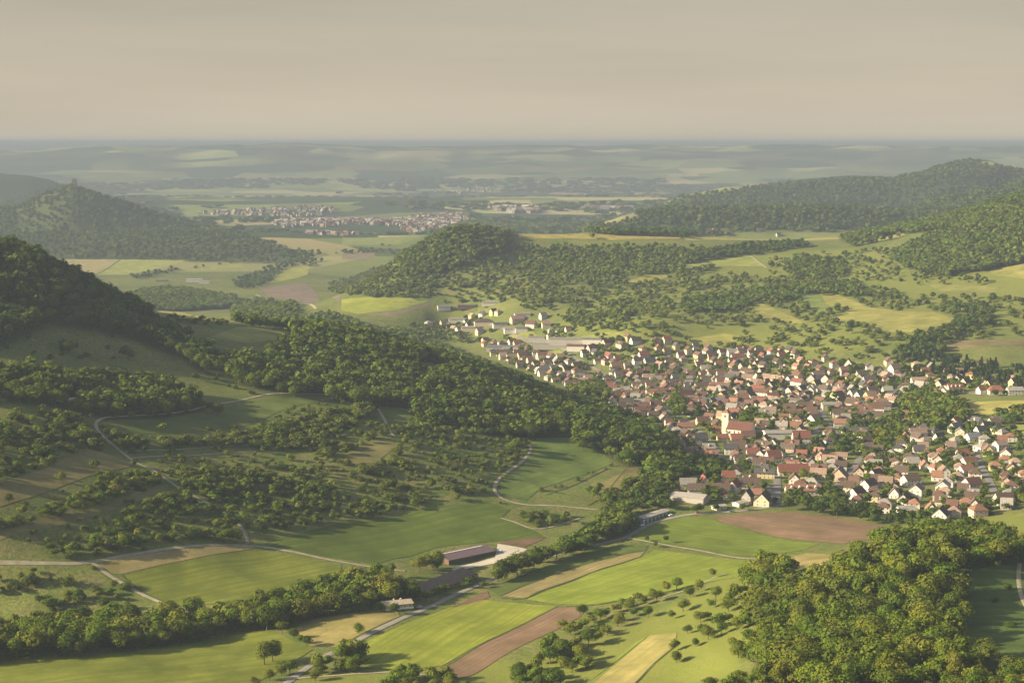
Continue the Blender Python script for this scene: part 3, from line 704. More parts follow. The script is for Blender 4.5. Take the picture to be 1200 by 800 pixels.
road('path', [(530,800),(480,786),(440,788),(380,792),(330,796)], 2.4, M_PATH)
road('path', [(775,700),(812,690),(850,672)], 2.0, M_PATH)
road('road', [(530,668),(560,662),(585,657),(600,652),(615,643)], 4.5, M_YARD)
for st in ([(805,497),(813,500),(825,509),(837,523),(850,540),(880,560),(905,575),(912,592)], [(910,592),(911,570),(910,550),(925,535),(950,520),(960,500)],
           [(960,480),(968,492),(980,508),(990,520)], [(1008,535),(1003,545),(992,560),(975,575)], [(1135,520),(1145,535),(1155,555),(1165,575),(1168,590)],
           [(805,497),(780,480),(740,455),(700,430),(660,415),(620,395),(560,380)], [(805,497),(850,480),(900,465),(950,450),(1000,440),(1050,432)],
           [(1070,555),(1080,570),(1075,585)], [(990,520),(1030,515),(1080,510),(1135,520)], [(960,480),(1010,470),(1050,462),(1100,458),(1150,462)]):
    road('street', st, 6.5, M_STREET, .4)
for bk in ([(586,700),(615,703),(640,690),(690,672),(752,652)], [(586,698),(640,675),(700,656),(737,648)], [(516,783),(560,758),(610,733),(654,710)], [(738,806),(765,778),(791,757)], [(570,690),(600,679),(640,664)], [(143,674),(160,688),(182,701),(207,711)], [(653,711),(700,709),(740,701),(790,692)], [(640,580),(680,566),(712,549)], [(690,592),(715,575),(733,550)]):
    road('grass_bank', bk, 1.5, M_BANK, .30)
# ================================================================== trees
def crown_arrays(n, kind, seed):
    """leaf-clump faces spread over the lobes of one crown of unit height; returns quads (n,4,3) and a light/dark mark per clump"""
    r = np.random.default_rng(seed)
    if kind == 'conifer':
        t = r.random(n) ** .75; z = .10 + .90 * (1 - t) ; rad = .24 * t * (0.75 + .35 * np.sin(t * 38)) + .015
        ph = r.random(n) * 2 * np.pi; rad = rad * (.55 + .45 * r.random(n) ** .4)
        P = np.stack([np.cos(ph) * rad, np.sin(ph) * rad, z], 1); Nn = np.stack([np.cos(ph) * .8, np.sin(ph) * .8, np.full(n, .55)], 1)
        tone = np.ones(n); sz = .5 * math.sqrt(.45 / n) * 2.0 * np.ones(n)
    else:
        spec = {'round': (7, .36, .60, .30, .20), 'tall': (7, .25, .60, .36, .16), 'broad': (9, .45, .58, .25, .20), 'bush': (6, .46, .46, .36, .28), 'orchard': (6, .42, .62, .26, .22)}[kind]
        nl, rx, cz, rz, lr = spec
        L = []
        for k in range(nl):
            d = r.normal(size=3); d /= np.linalg.norm(d); q = r.random() ** .5 * .78
            L.append((d[0] * rx * q, d[1] * rx * q, cz + d[2] * rz * q, lr * (.55 + .85 * r.random()), .72 + .56 * r.random()))
        L.append((0, 0, cz, lr * 1.25, 1.0))
        L = np.array(L); k = r.choice(len(L), n, p=L[:, 3] ** 2 / (L[:, 3] ** 2).sum())
        d = r.normal(size=(n, 3)); d /= np.linalg.norm(d, axis=1)[:, None]
        ra = L[k, 3] * (.70 + .36 * r.random(n) + .30 * r.random(n) ** 4)
        P = L[k, :3] + d * ra[:, None] * np.array([1, 1, .92]); Nn = d + .35 * (P - np.array([0, 0, cz])) / max(rx, rz)
        tone = L[k, 4] * (.85 + .3 * r.random(n))
        P[:, 2] = np.maximum(P[:, 2], .10 if kind != 'bush' else .02)
        sz = math.sqrt(3.1 * 4 * np.pi * (rx * rz) / n) * (.55 + .5 * r.random(n)) * .5
    Nn = Nn + r.normal(size=(n, 3)) * .30; Nn /= np.linalg.norm(Nn, axis=1)[:, None]
    up = r.normal(size=(n, 3)); A = np.cross(Nn, up); A /= np.linalg.norm(A, axis=1)[:, None]; B = np.cross(Nn, A)
    c = []
    for (x, y) in ((-1, -.7), (.8, -1), (1, .75), (-.75, 1)):
        j = .75 + .5 * r.random((n, 1))
        c.append(P + (A * x + B * y) * sz[:, None] * j + Nn * (sz[:, None] * .35 * (r.random((n, 1)) - .5)))
    return np.stack(c, 1).astype(np.float32), tone.astype(np.float32)
def trunk_mesh(kind, seed):
    r = random.Random(int(seed)); bm = bmesh.new()
    def limb(p0, p1, r0, r1, nseg=6):
        p0 = Vector(p0); p1 = Vector(p1); ax = (p1 - p0).normalized(); a = ax.orthogonal().normalized(); b = ax.cross(a)
        r_ = []
        for p, q in ((p0, r0), ((p0 + p1) / 2 + a * (p1 - p0).length * .04, (r0 + r1) / 2), (p1, r1)):
            r_.append([bm.verts.new(p + a * (math.cos(i / nseg * 6.283) * q) + b * (math.sin(i / nseg * 6.283) * q)) for i in range(nseg)])
        for s in range(2):
            for i in range(nseg): bm.faces.new((r_[s][i], r_[s][(i + 1) % nseg], r_[s + 1][(i + 1) % nseg], r_[s + 1][i]))
        bm.faces.new(r_[2])
    h = .42 if kind != 'conifer' else .9
    limb((0, 0, -.08), (.01, .0, h), .026 if kind != 'orchard' else .034, .013)
    if kind not in ('conifer',):
        for k in range(5):
            a = k * 1.257 + r.random(); q = .2 + .1 * r.random()
            limb((.005, 0, .24 + .04 * k), (math.cos(a) * q, math.sin(a) * q, .5 + .22 * r.random()), .012, .004, 5)
    me = bpy.data.meshes.new('trunk'); bm.to_mesh(me); bm.free(); me.materials.append(M_BARK)
    return me
KINDS = ['round', 'tall', 'broad', 'orchard', 'bush', 'conifer']
NVAR = {'round': 5, 'tall': 3, 'broad': 4, 'orchard': 4, 'bush': 4, 'conifer': 2}
LOD_N = [420, 190, 75, 30, 14]
PROTO = {}
for k in KINDS:
    for v in range(NVAR[k]):
        for l, n in enumerate(LOD_N):
            PROTO[k, v, l] = crown_arrays(n, k, 100 * KINDS.index(k) + v)
HI = {}
def hi_meshes(k, v):
    if (k, v) not in HI:
        q, t = crown_arrays(1500 if k != 'bush' else 800, k, 100 * KINDS.index(k) + v)
        n = len(q)
        me = mesh_np('crown', q.reshape(-1, 3), np.arange(n * 4).reshape(n, 4), [M_LEAF])
        HI[k, v] = (me, trunk_mesh(k, v))
    return HI[k, v]

PAL = {  # reflectance of foliage
 'f': [(0.078, .120, .020), (0.098, .138, .023), (0.067, .108, .019), (0.107, .140, .024), (0.084, .112, .024)],
 'y': [(0.122, .160, .022), (0.098, .144, .019), (0.133, .162, .025), (0.080, .124, .019), (0.104, .130, .026)],
 'o': [(0.096, .134, .024), (0.113, .144, .029), (0.080, .118, .022), (0.120, .146, .033), (0.098, .118, .029)],
 'd': [(0.056, .090, .019), (0.069, .104, .021), (0.047, .078, .018), (0.078, .110, .022)],
 'c': [(0.027, .046, .020), (0.058, .090, .022), (0.071, .102, .024), (0.024, .040, .018)],
}
MIXK = {'f': ['round', 'broad', 'broad', 'round', 'tall'], 'y': ['round', 'round', 'tall', 'broad'], 'o': ['orchard', 'bush', 'round', 'broad'],
        'd': ['round', 'broad', 'round', 'tall'], 'c': ['conifer', 'conifer', 'round', 'tall', 'broad']}
T = dict(x=[], y=[], z=[], h=[], w=[], kind=[], var=[], rot=[], tint=[], reg=[])
def add_trees(x, y, hrange, mix, reg, kinds=None):
    n = len(x)
    if n == 0: return
    x = np.asarray(x); y = np.asarray(y)
    h = hrange[0] + (hrange[1] - hrange[0]) * rng.random(n)
    cl = fbm(x / 38, y / 38, 77, 3)
    ki = rng.integers(0, 1000, n)
    pal = PAL[mix]; pk = np.clip(((cl - .25) / .45 * len(pal) * .7 + rng.random(n) * len(pal) * .6 - .3).astype(int), 0, len(pal) - 1)
    for i in range(n):
        ks = kinds or MIXK[mix]
        k = ks[ki[i] % len(ks)]
        if h[i] < 5.2 and k != 'orchard': k = 'bush'
        c = np.array(pal[pk[i]]) * (.74 + .52 * rng.random()) * np.array([1 + .025 * rng.normal(), 1, 1 + .08 * rng.normal()])
        if k == 'conifer': c = np.array((.026, .042, .018)) * (.8 + .5 * rng.random())
        T['x'].append(x[i]); T['y'].append(y[i]); T['z'].append(float(ground(x[i], y[i])) - .25); T['h'].append(h[i] * (1.18 if k == 'conifer' else 1)); T['w'].append((.95 + .45 * rng.random()) * h[i] * (1.1 if h[i] < 11 and k != 'conifer' else 1))
        T['kind'].append(k); T['var'].append(int(rng.integers(0, NVAR[k]))); T['rot'].append(rng.random() * 6.283); T['tint'].append(np.clip(c, .008, .17)); T['reg'].append(reg)
ROADPTS = np.concatenate([np.column_stack([q, np.full(len(q), w)]) for q, w in ROADS])
def off_roads(x, y, pad=1.5):
    ok = np.ones(len(x), bool)
    for i in range(0, len(x), 2000):
        d = np.hypot(x[i:i + 2000, None] - ROADPTS[None, :, 0], y[i:i + 2000, None] - ROADPTS[None, :, 1]) - ROADPTS[None, :, 2] / 2
        ok[i:i + 2000] = d.min(1) > pad
    return ok
OPEN = FIELD_POLYS
HOUSE_XY = []      # filled by the buildings, so no tree stands in a house
def clear_of_houses(x, y, pad=2.0):
    ok = np.ones(len(x), bool)
    if HOUSE_XY:
        H = np.array(HOUSE_XY)
        for i in range(0, len(x), 2000):
            d = np.hypot(x[i:i + 2000, None] - H[None, :, 0], y[i:i + 2000, None] - H[None, :, 1]) - H[None, :, 2]
            ok[i:i + 2000] = d.min(1) > pad
    return ok
def scatter(reg, poly, sp, hr, keep, mix, avoid_fields=True):
    p = np.array(poly); b = pick(p[:, 0], p[:, 1]); b2 = pick(p[:, 0], p[:, 1] + 6)
    allb = np.concatenate([b, b2])
    x0, y0 = allb[:, :2].min(0) - 20; x1, y1 = allb[:, :2].max(0) + 20
    y1 = min(y1, 9000)
    gx, gy = np.meshgrid(np.arange(x0, x1, sp), np.arange(y0, y1, sp))
    x = (gx + (rng.random(gx.shape) - .5) * sp * .95).ravel(); y = (gy + (rng.random(gx.shape) - .5) * sp * .95).ravel()
    z = ground(x, y); hm = (hr[0] + hr[1]) / 2
    u, v = project(x, y, z + hm * .5)
    ok = in_poly(u, v, p) & ~hidden_by_ground(x, y, z + hm, 6)
    ok &= rng.random(len(x)) < keep * np.where(keep < .9, np.clip(.4 + 1.9 * (fbm(x / 26, y / 26, 13, 3) - .22), .1, 1.5), 1)
    x, y = x[ok], y[ok]
    if len(x) == 0: return
    if avoid_fields:
        u0, v0 = project(x, y, ground(x, y)); ok = np.ones(len(x), bool)
        for f in OPEN: ok &= ~in_poly(u0, v0, f)
        x, y = x[ok], y[ok]
    if len(x) and reg not in ('castle hill wood', 'mountain wood'):
        ok = off_roads(x, y, 2.0) & clear_of_houses(x, y); x, y = x[ok], y[ok]
    add_trees(x, y, hr, mix, reg)
# ================================================================== buildings
ROOFS = {'red': (.185, .076, .060), 'red-brown': (.125, .073, .060), 'orange': (.225, .122, .086), 'brown': (.098, .072, .060), 'dark grey': (.072, .072, .076), 'pale grey': (.25, .24, .23), 'pale terracotta': (.255, .185, .150), 'blue-grey': (.14, .155, .185)}
WALLS = {'white': (.60, .58, .53), 'cream': (.56, .49, .37), 'yellow': (.56, .46, .27), 'grey': (.36, .34, .32), 'peach': (.52, .39, .30), 'timber': (.15, .10, .068)}
def roof_np(L, D, h, pitch, hip, ov=.55, th=.28):
    """closed roof shell; ridge along x"""
    t = math.tan(pitch); a, b = L / 2 + ov, D / 2 + ov; ze = h - ov * t + .06; zr = h + D / 2 * t + .06
    if hip:
        k = min(b * .95, a * .8); V = [(-a, -b, ze), (a, -b, ze), (a, b, ze), (-a, b, ze), (-a + k, 0, zr), (a - k, 0, zr)]
        V += [(x, y, z - th) for x, y, z in V[:4]]
        Fc = [[0, 1, 5, 4], [2, 3, 4, 5], [1, 2, 5], [3, 0, 4], [6, 7, 1, 0], [7, 8, 2, 1], [8, 9, 3, 2], [9, 6, 0, 3], [9, 8, 7, 6]]
    else:
        pr = [(-b, ze), (0, zr), (b, ze), (b, ze - th), (0, zr - th), (-b, ze - th)]
        V = [(-a, y, z) for y, z in pr] + [(a, y, z) for y, z in pr]
        Fc = [[i, (i + 1) % 6, 6 + (i + 1) % 6, 6 + i][::-1] for i in range(6)] + [[0, 1, 4, 5], [1, 2, 3, 4], [11, 10, 7, 6], [10, 9, 8, 7]]
    return V, Fc
def wall_np(L, D, h, pitch, hip, deep=2.5):
    a, b = L / 2, D / 2; g = h + b * math.tan(pitch) - .26
    V = [(-a, -b, -deep), (a, -b, -deep), (a, b, -deep), (-a, b, -deep), (-a, -b, h - .2), (a, -b, h - .2), (a, b, h - .2), (-a, b, h - .2)]
    Fc = [[0, 1, 5, 4], [2, 3, 7, 6]]
    if hip: Fc += [[1, 2, 6, 5], [3, 0, 4, 7], [4, 5, 6, 7]]
    else:
        V += [(-a, 0, g), (a, 0, g)]; Fc += [[1, 2, 6, 9, 5], [3, 0, 4, 8, 7], [4, 5, 9, 8], [6, 7, 8, 9]]
    return V, Fc
def box_np(x0, x1, y0, y1, z0, z1):
    V = [(x0, y0, z0), (x1, y0, z0), (x1, y1, z0), (x0, y1, z0), (x0, y0, z1), (x1, y0, z1), (x1, y1, z1), (x0, y1, z1)]
    return V, [[3, 2, 1, 0], [4, 5, 6, 7], [0, 1, 5, 4], [1, 2, 6, 5], [2, 3, 7, 6], [3, 0, 4, 7]]
def join_np(parts):
    V, Fc = [], []
    for v, f in parts:
        o = len(V); V += list(v); Fc += [[i + o for i in q] for q in f]
    return V, Fc
# one window and one door for all: frame, pane, sill
def window_mesh(w, hgt):
    V, Fc = join_np([box_np(-w / 2, w / 2, -.05, .04, 0, hgt), box_np(-w / 2 + .1, -.04, -.075, -.052, .1, hgt - .1), box_np(.04, w / 2 - .1, -.075, -.052, .1, hgt - .1), box_np(-w / 2 - .08, w / 2 + .08, -.16, .0, -.09, -.005)])
    return mesh_np('window', V, Fc, [M_FRAME, M_GLASS], False, [0] * 6 + [1] * 12 + [0] * 6)
WIN = window_mesh(1.25, 1.45)
WIN_S = window_mesh(.95, 1.1)
DOOR = mesh_np('door', *join_np([box_np(-.6, .6, -.06, .05, 0, 2.15), box_np(-.5, .5, -.09, -.062, .03, 2.05)]), [M_FRAME, M_BARK], False, [0] * 6 + [1] * 6)
CHIM = mesh_np('chimney', *join_np([box_np(-.4, .4, -.35, .35, -1.2, 1.0), box_np(-.48, .48, -.43, .43, 1.002, 1.15)]), [M_ROOF])
def dormer_mesh():
    w, f, zz = 1.0, -.9, 1.25
    V, Fc = join_np([box_np(-w, w, f, 1.4, -.5, zz), ([(-w - .2, f - .25, zz - .1), (0, f - .25, zz + .95), (w + .2, f - .25, zz - .1), (-w - .2, 2.2, zz - .1), (0, 2.2, zz + .95), (w + .2, 2.2, zz - .1)], [[0, 2, 1], [3, 4, 5], [0, 1, 4, 3], [1, 2, 5, 4], [2, 0, 3, 5]]), box_np(-.55, .55, f - .04, f - .003, .25, 1.15)])
    return mesh_np('dormer', V, Fc, [M_WALL, M_ROOF, M_GLASS], False, [0] * 6 + [1] * 5 + [2] * 6)
DORM = dormer_mesh()
_hm = {}
def house_meshes(key):
    if key not in _hm:
        L, D, h, p, hip = key
        _hm[key] = (mesh_np('wall', *wall_np(L, D, h, math.radians(p), hip), [M_WALL]), mesh_np('roof', *roof_np(L, D, h, math.radians(p), hip), [M_ROOF]))
    return _hm[key]
def face_out(rz, nx, ny):
    """does a face with local normal (nx, ny) look towards the camera's side of the world?"""
    wx = nx * math.cos(rz) - ny * math.sin(rz); wy = nx * math.sin(rz) + ny * math.cos(rz)
    return wy < .35
def build_house(name, x, y, z, rz, key, roof, wall, label, cat, group, detail=2, dormers=0, rcol=None, wcol=None, chimney=True, seed=0):
    L, D, h, p, hip = key; r = random.Random(seed)
    e = bpy.data.objects.new(name, None); COL.objects.link(e); e.location = (x, y, z); e.rotation_euler = (0, 0, rz); e.empty_display_size = 1
    tag(e, label, cat, group)
    wm, rm = house_meshes(key)
    rc = np.array(rcol if rcol is not None else ROOFS[roof]); wc = np.array(wcol if wcol is not None else WALLS[wall])
    link('wall', wm, e, color=wc); ro = link('roof', rm, e, color=rc)
    t = math.tan(math.radians(p))
    if chimney and detail >= 1:
        cx = (r.random() - .5) * L * .5; link('chimney', CHIM, ro, (cx, D * .12, h + (D / 2 - D * .12) * t), color=(.24, .15, .12))
    for k in range(dormers):
        dx = (k - (dormers - 1) / 2) * L / (dormers + .4); sgn = -1 if face_out(rz, 0, -1) else 1
        dm = link('dormer', DORM, e, (dx, sgn * D * .30, h + D * .2 * t - .25), 0 if sgn < 0 else math.pi, color=wc)
    if detail >= 2:
        st = 2 if h > 4.6 else 1
        for sy in (-1, 1):
            if not face_out(rz, 0, sy): continue
            n = max(2, int(L / 3.3))
            for s_ in range(st):
                for k in range(n):
                    wx = (k - (n - 1) / 2) * L / n
                    if s_ == 0 and k == n // 2 and sy == -1:
                        link('door', DOOR, e, (wx, sy * D / 2, .05), 0 if sy < 0 else math.pi); continue
                    link('window', WIN, e, (wx, sy * D / 2, .95 + 2.7 * s_), 0 if sy < 0 else math.pi)
        for sx in (-1, 1):
            if not face_out(rz, sx, 0): continue
            for s_ in range(st + (0 if hip else 1)):
                n = 2 if s_ < st else 1
                for k in range(n):
                    link('window', WIN_S if s_ == st else WIN, e, (sx * L / 2, (k - (n - 1) / 2) * D / 2.2, .95 + 2.7 * s_ + (.3 if s_ == st else 0)), math.pi / 2 if sx > 0 else -math.pi / 2)
    return e

VILLAGE_A = [(775,592),(786,560),(768,540),(775,520),(760,500),(735,487),(690,462),(640,445),(600,428),(565,408),(560,398),(640,410),(690,398),(700,392),(740,396),(800,404),(840,412),(880,412),(920,412),(960,420),(1000,428),(1050,436),(1066,452),(1050,475),(1012,492),(1018,540),(1003,575),(985,585),(930,582),(900,588),(850,590)]
VILLAGE_B = [(1012,492),(1060,488),(1085,500),(1135,494),(1215,512),(1215,592),(1150,606),(1090,608),(1030,600),(1000,592),(1004,570),(1018,540)]
VILLAGE_C = [(1040,424),(1090,430),(1150,446),(1215,448),(1215,464),(1150,464),(1100,462),(1050,458)]
H = []     # every house: u, v, x, y, z, rz, key, roof, wall, special name...
def spec(u, v, L, D, h, p, az, roof, wall, hip=False, dorm=0, **kw):
    q = pick([u], [v])[0]
    H.append(dict(x=q[0], y=q[1], rz=math.radians(az), key=(L, D, h, p, hip), roof=roof, wall=wall, dorm=dorm, own=True, **kw))
    HOUSE_XY.append((q[0], q[1], math.hypot(L, D) / 2 * .8))
for a in [
 (906,541,14,11,5.5,50,18,'red','white'),(896,520,13,9,5,48,70,'red-brown','cream'),(791,527,15,10,4.5,45,2,'red','cream'),(841,577,20,11,4,40,-5,'brown','timber'),(860,576,11,9,5.5,48,62,'red','white'),
 (894,592,12,13,5,44,68,'brown','cream'),(876,589,11,8,6.5,52,66,'dark grey','grey'),(929,557,27,11,5,48,0,'red','cream'),(941,579,30,9,4.2,45,3,'orange','white',False,4),(983,563,16,15,5,45,72,'pale terracotta','peach'),
 (970,541,14,10,3.4,42,0,'red','white'),(1004,584,13,10,6,40,42,'red-brown','white'),(1018,574,13,10,6,40,42,'brown','white'),(1026,562,12,10,6,40,42,'red-brown','white'),(939,518,18,12,6,48,2,'red','white'),
 (1102,609,13,12,5.2,42,64,'dark grey','white'),(1146,605,12,11,6.5,35,10,'orange','peach',True),(1153,528,16,13,5,26,20,'pale grey','white',True),(1097,553,11,11,5.5,34,20,'orange','white',True),
 (1137,430,24,10,7,18,2,'red-brown','white'),(1167,461,18,11,5,42,2,'red','white',True),(1150,461,9,9,5,42,20,'red','white'),(1104,465,12,14,6,44,74,'pale grey','white'),(1119,460,17,11,5.5,46,4,'red','white',False,3),
 (1048,438,13,11,8,44,30,'pale terracotta','white'),(1079,450,24,9,6,35,4,'pale terracotta','white'),(1189,462,18,10,5.5,36,4,'pale grey','white'),(994,431,9,10,6,54,72,'dark grey','white'),(1007,447,13,12,5,46,70,'pale grey','cream'),
 (950,447,11,10,5.5,46,74,'red-brown','white'),(967,447,11,9,5.5,46,70,'brown','white'),(949,462,9,10,6,46,76,'dark grey','white'),(803,470,17,10,7.5,54,16,'red-brown','yellow'),(801,452,22,10,5,44,6,'red-brown','white'),
 (840,456,18,10,5,44,4,'orange','white'),(974,480,22,10,7,28,2,'pale grey','cream'),(1016,528,12,9,5,38,28,'pale terracotta','white'),(1074,580,12,11,6,38,64,'pale terracotta','white'),(1067,568,14,11,6,36,20,'brown','white'),
 (1135,546,13,11,5,38,20,'orange','white'),(1132,556,13,11,5,38,22,'orange','white'),(1139,573,14,12,6,38,24,'red-brown','white'),(1128,535,11,9,4,38,10,'red','white'),(1105,575,12,11,5.5,38,66,'pale grey','white'),
 (1186,555,12,10,6,40,70,'orange','cream'),(1179,537,13,10,6,40,66,'pale terracotta','white'),(1172,527,12,10,6,36,24,'pale terracotta','white'),(1176,590,14,11,5,40,8,'brown','cream'),(1060,590,12,10,5,40,62,'red-brown','white'),(1062,603,14,9,5,34,6,'pale grey','white'),
 (1075,512,17,11,5.5,40,10,'pale terracotta','white'),(1125,512,9,9,7,36,70,'pale grey','cream'),(1140,516,13,11,4.5,34,14,'blue-grey','white'),(1168,497,13,11,5,34,30,'pale grey','white'),(955,495,14,11,5,40,38,'pale terracotta','white'),
 (1020,470,13,12,7,42,20,'pale terracotta','yellow'),(1033,478,15,11,5,42,14,'pale terracotta','cream'),(870,470,14,10,5,46,8,'orange','cream'),(905,470,14,11,5.5,46,8,'red','white'),(886,452,14,9,5,44,-20,'pale terracotta','white'),(876,446,14,9,5,44,-20,'pale terracotta','white'),
]: spec(*a)
# big buildings of their own kind
spec(913,512,32,20,6,9,4,'pale grey','white',False,0,name='flat_roofed_hall',label='wide grey low-roofed hall beside the church',cat='hall')
spec(836,474,27,15,5.5,26,6,'blue-grey','white',False,0,name='hall',label='large blue-grey roofed hall among the old houses',cat='hall')
spec(808,586,30,14,4.6,17,-28,'pale grey','grey',False,0,name='storage_hall',label='pale grey storage hall at the near village edge',cat='hall')
spec(597,411,70,32,5.5,7,-4,'blue-grey','grey',False,0,name='factory_hall',label='long solar blue-grey roofed factory hall at the far end',cat='factory')
spec(648,407,58,26,7.5,6,-6,'pale grey','grey',False,0,name='factory_hall',label='large factory hall with broad pale flat roof',cat='factory')
spec(668,402,60,24,8,6,-6,'pale grey','grey',False,0,name='factory_hall',label='rear factory hall behind the broad flat-roofed one',cat='factory')
spec(675,409,26,18,6,12,-8,'red-brown','white',False,0,name='factory_hall',label='smaller white hall with reddish roof beside the factories',cat='factory')
spec(600,389,26,18,6,14,4,'pale grey','white',False,0,name='workshop',label='white workshop beyond the factory meadow',cat='workshop')
spec(611,388,20,14,6,14,4,'blue-grey','white',False,0,name='workshop',label='blue-grey roofed workshop beyond the factory meadow',cat='workshop')
spec(567,380,32,22,6,20,4,'brown','cream',True,0,name='workshop',label='brown hip-roofed workshop left of the far halls',cat='workshop')
spec(575,357,30,14,5,12,2,'pale grey','white',False,0,name='field_barn',label='pale roofed barn out in the valley fields',cat='barn')
spec(520,362,22,14,5,14,10,'blue-grey','white',False,0,name='field_barn',label='small grey barn beside the striped valley field',cat='barn')
spec(547,361,32,14,4,14,2,'dark grey','timber',False,0,name='field_barn',label='dark long shed behind the valley fields',cat='barn')
spec(632,399,34,16,6,8,-6,'pale grey','grey',False,0,name='factory_hall',label='low pale-roofed hall left of the broad factory halls',cat='factory')
spec(553,387,36,16,5.5,8,3,'pale grey','cream',False,0,name='workshop',label='long cream workshop before the brown hip-roofed one',cat='workshop')
spec(586,383,24,14,6,16,8,'dark grey','white',False,0,name='workshop',label='white workshop with dark roof right of the brown one',cat='workshop')
spec(536,378,30,14,5.5,10,4,'pale grey','white',False,0,name='workshop',label='white shed at the outermost end of the village',cat='workshop')
spec(612,371,26,13,6,12,6,'pale grey','cream',False,0,name='workshop',label='cream hall standing behind the workshops by the slope',cat='workshop')
spec(694,402,28,14,6.5,12,-8,'blue-grey','white',False,0,name='factory_hall',label='blue-grey roofed hall right of the flat factory halls',cat='factory')
spec(640,383,14,11,6,40,8,'pale terracotta','cream'); spec(606,377,22,13,6,38,20,'pale terracotta','peach'); spec(622,383,16,12,6,40,-20,'red-brown','white')
spec(228,330,40,20,6,12,5,'pale grey','white',False,0,name='farm_hall',label='pale farm hall in the far valley fields',cat='barn')
spec(240,332,26,16,5,14,5,'pale grey','white',False,0,name='farm_hall',label='smaller pale farm hall beside its larger neighbour',cat='barn')
spec(190,331,30,14,5,14,5,'dark grey','grey',False,0,name='farm_hall',label='grey farm shed in the far valley',cat='barn')

def hsize(d): return math.hypot(d['key'][0], d['key'][1]) / d['y'] * F
KEYS = [(10, 8, 5.4, 46, False), (11, 9, 5.8, 47, False), (9, 8, 4.6, 50, False), (12, 9, 6.2, 44, False), (14, 9, 4.8, 46, False), (8, 7, 5.2, 50, False), (16, 10, 5.0, 45, False), (11, 8, 3.6, 42, False), (10, 9, 5.8, 34, True), (11, 10, 5.4, 30, True), (7, 5, 2.8, 28, False), (18, 9, 5.6, 42, False), (9, 6, 3.0, 24, False)]
STREETS = np.concatenate([np.column_stack([q[:-1], np.degrees(np.arctan2(np.diff(q[:, 1]), np.diff(q[:, 0])))]) for q, w in ROADS if w >= 5])
def street_angle(x, y):
    return float(STREETS[int(np.argmin(np.hypot(STREETS[:, 0] - x, STREETS[:, 1] - y))), 2])
def infill(poly, sp, seed, n_try, keys, roofs, dim=False):
    r = random.Random(seed); b = pick([p[0] for p in poly], [p[1] for p in poly])
    x0, y0 = b[:, :2].min(0); x1, y1 = b[:, :2].max(0)
    X = np.array([r.uniform(x0, x1) for _ in range(n_try)]); Y = np.array([r.uniform(y0, y1) for _ in range(n_try)])
    z = ground(X, Y); u, v = project(X, Y, z)
    ok = in_poly(u, v, np.array(poly)) & ~hidden_by_ground(X, Y, z + 7, 0)
    for q in REG:
        if q[0] in ('garden grove', 'village edge trees'): ok &= ~in_poly(u, v - 4, np.array(q[1]))
    for fp in FIELD_POLYS: ok &= ~in_poly(u, v, np.array(fp))
    ok &= off_roads(X, Y, 7.0)
    for i in np.nonzero(ok)[0]:
        if HOUSE_XY:
            hx = np.array(HOUSE_XY)
            d = np.hypot(hx[:, 0] - X[i], hx[:, 1] - Y[i])
            if (d < np.maximum(sp * (.85 + .4 * r.random()), hx[:, 2] + 5.5)).any(): continue
        k = r.choice(keys); ang = street_angle(X[i], Y[i]) + r.choice([0, 90, 90]) + r.gauss(0, 4)
        H.append(dict(x=X[i], y=Y[i], rz=math.radians(ang), key=k, roof=r.choice(roofs), wall=r.choice(['grey', 'peach', 'timber'] if dim else ['white', 'white', 'white', 'cream', 'cream', 'yellow', 'peach', 'grey'] if k[0] > 8.5 else ['timber', 'cream', 'white']), dorm=1 if (not k[4] and r.random() < .22) else 0, own=False))
        HOUSE_XY.append((X[i], Y[i], math.hypot(k[0], k[1]) / 2 * .8))
OLD = ['red', 'red-brown', 'red-brown', 'brown', 'orange', 'pale terracotta', 'brown', 'brown', 'dark grey', 'red-brown', 'pale grey']
infill(VILLAGE_A, 14.2, 3, 14000, KEYS, OLD)
infill(VILLAGE_B, 18.5, 4, 5000, KEYS[:4] + KEYS[8:10] * 2, ['orange', 'pale terracotta', 'red-brown', 'pale grey', 'dark grey', 'brown', 'orange', 'pale terracotta'])
infill(VILLAGE_C, 22, 5, 900, KEYS[:4] + KEYS[8:10], ['red', 'red-brown', 'pale terracotta', 'brown', 'pale grey'])
infill([(498,372),(560,366),(640,372),(660,386),(690,392),(640,398),(560,394),(500,386)], 24, 6, 1500, KEYS[:4] + KEYS[8:10], ['red-brown', 'pale terracotta', 'pale grey', 'dark grey'])
infill([(836,271),(870,268),(912,271),(912,277),(836,277)], 44, 8, 1500, KEYS[:4], ['red-brown', 'brown'], True)
infill([(1060,500),(1090,497),(1090,520),(1060,520)], 20, 12, 300, KEYS[:4], OLD)

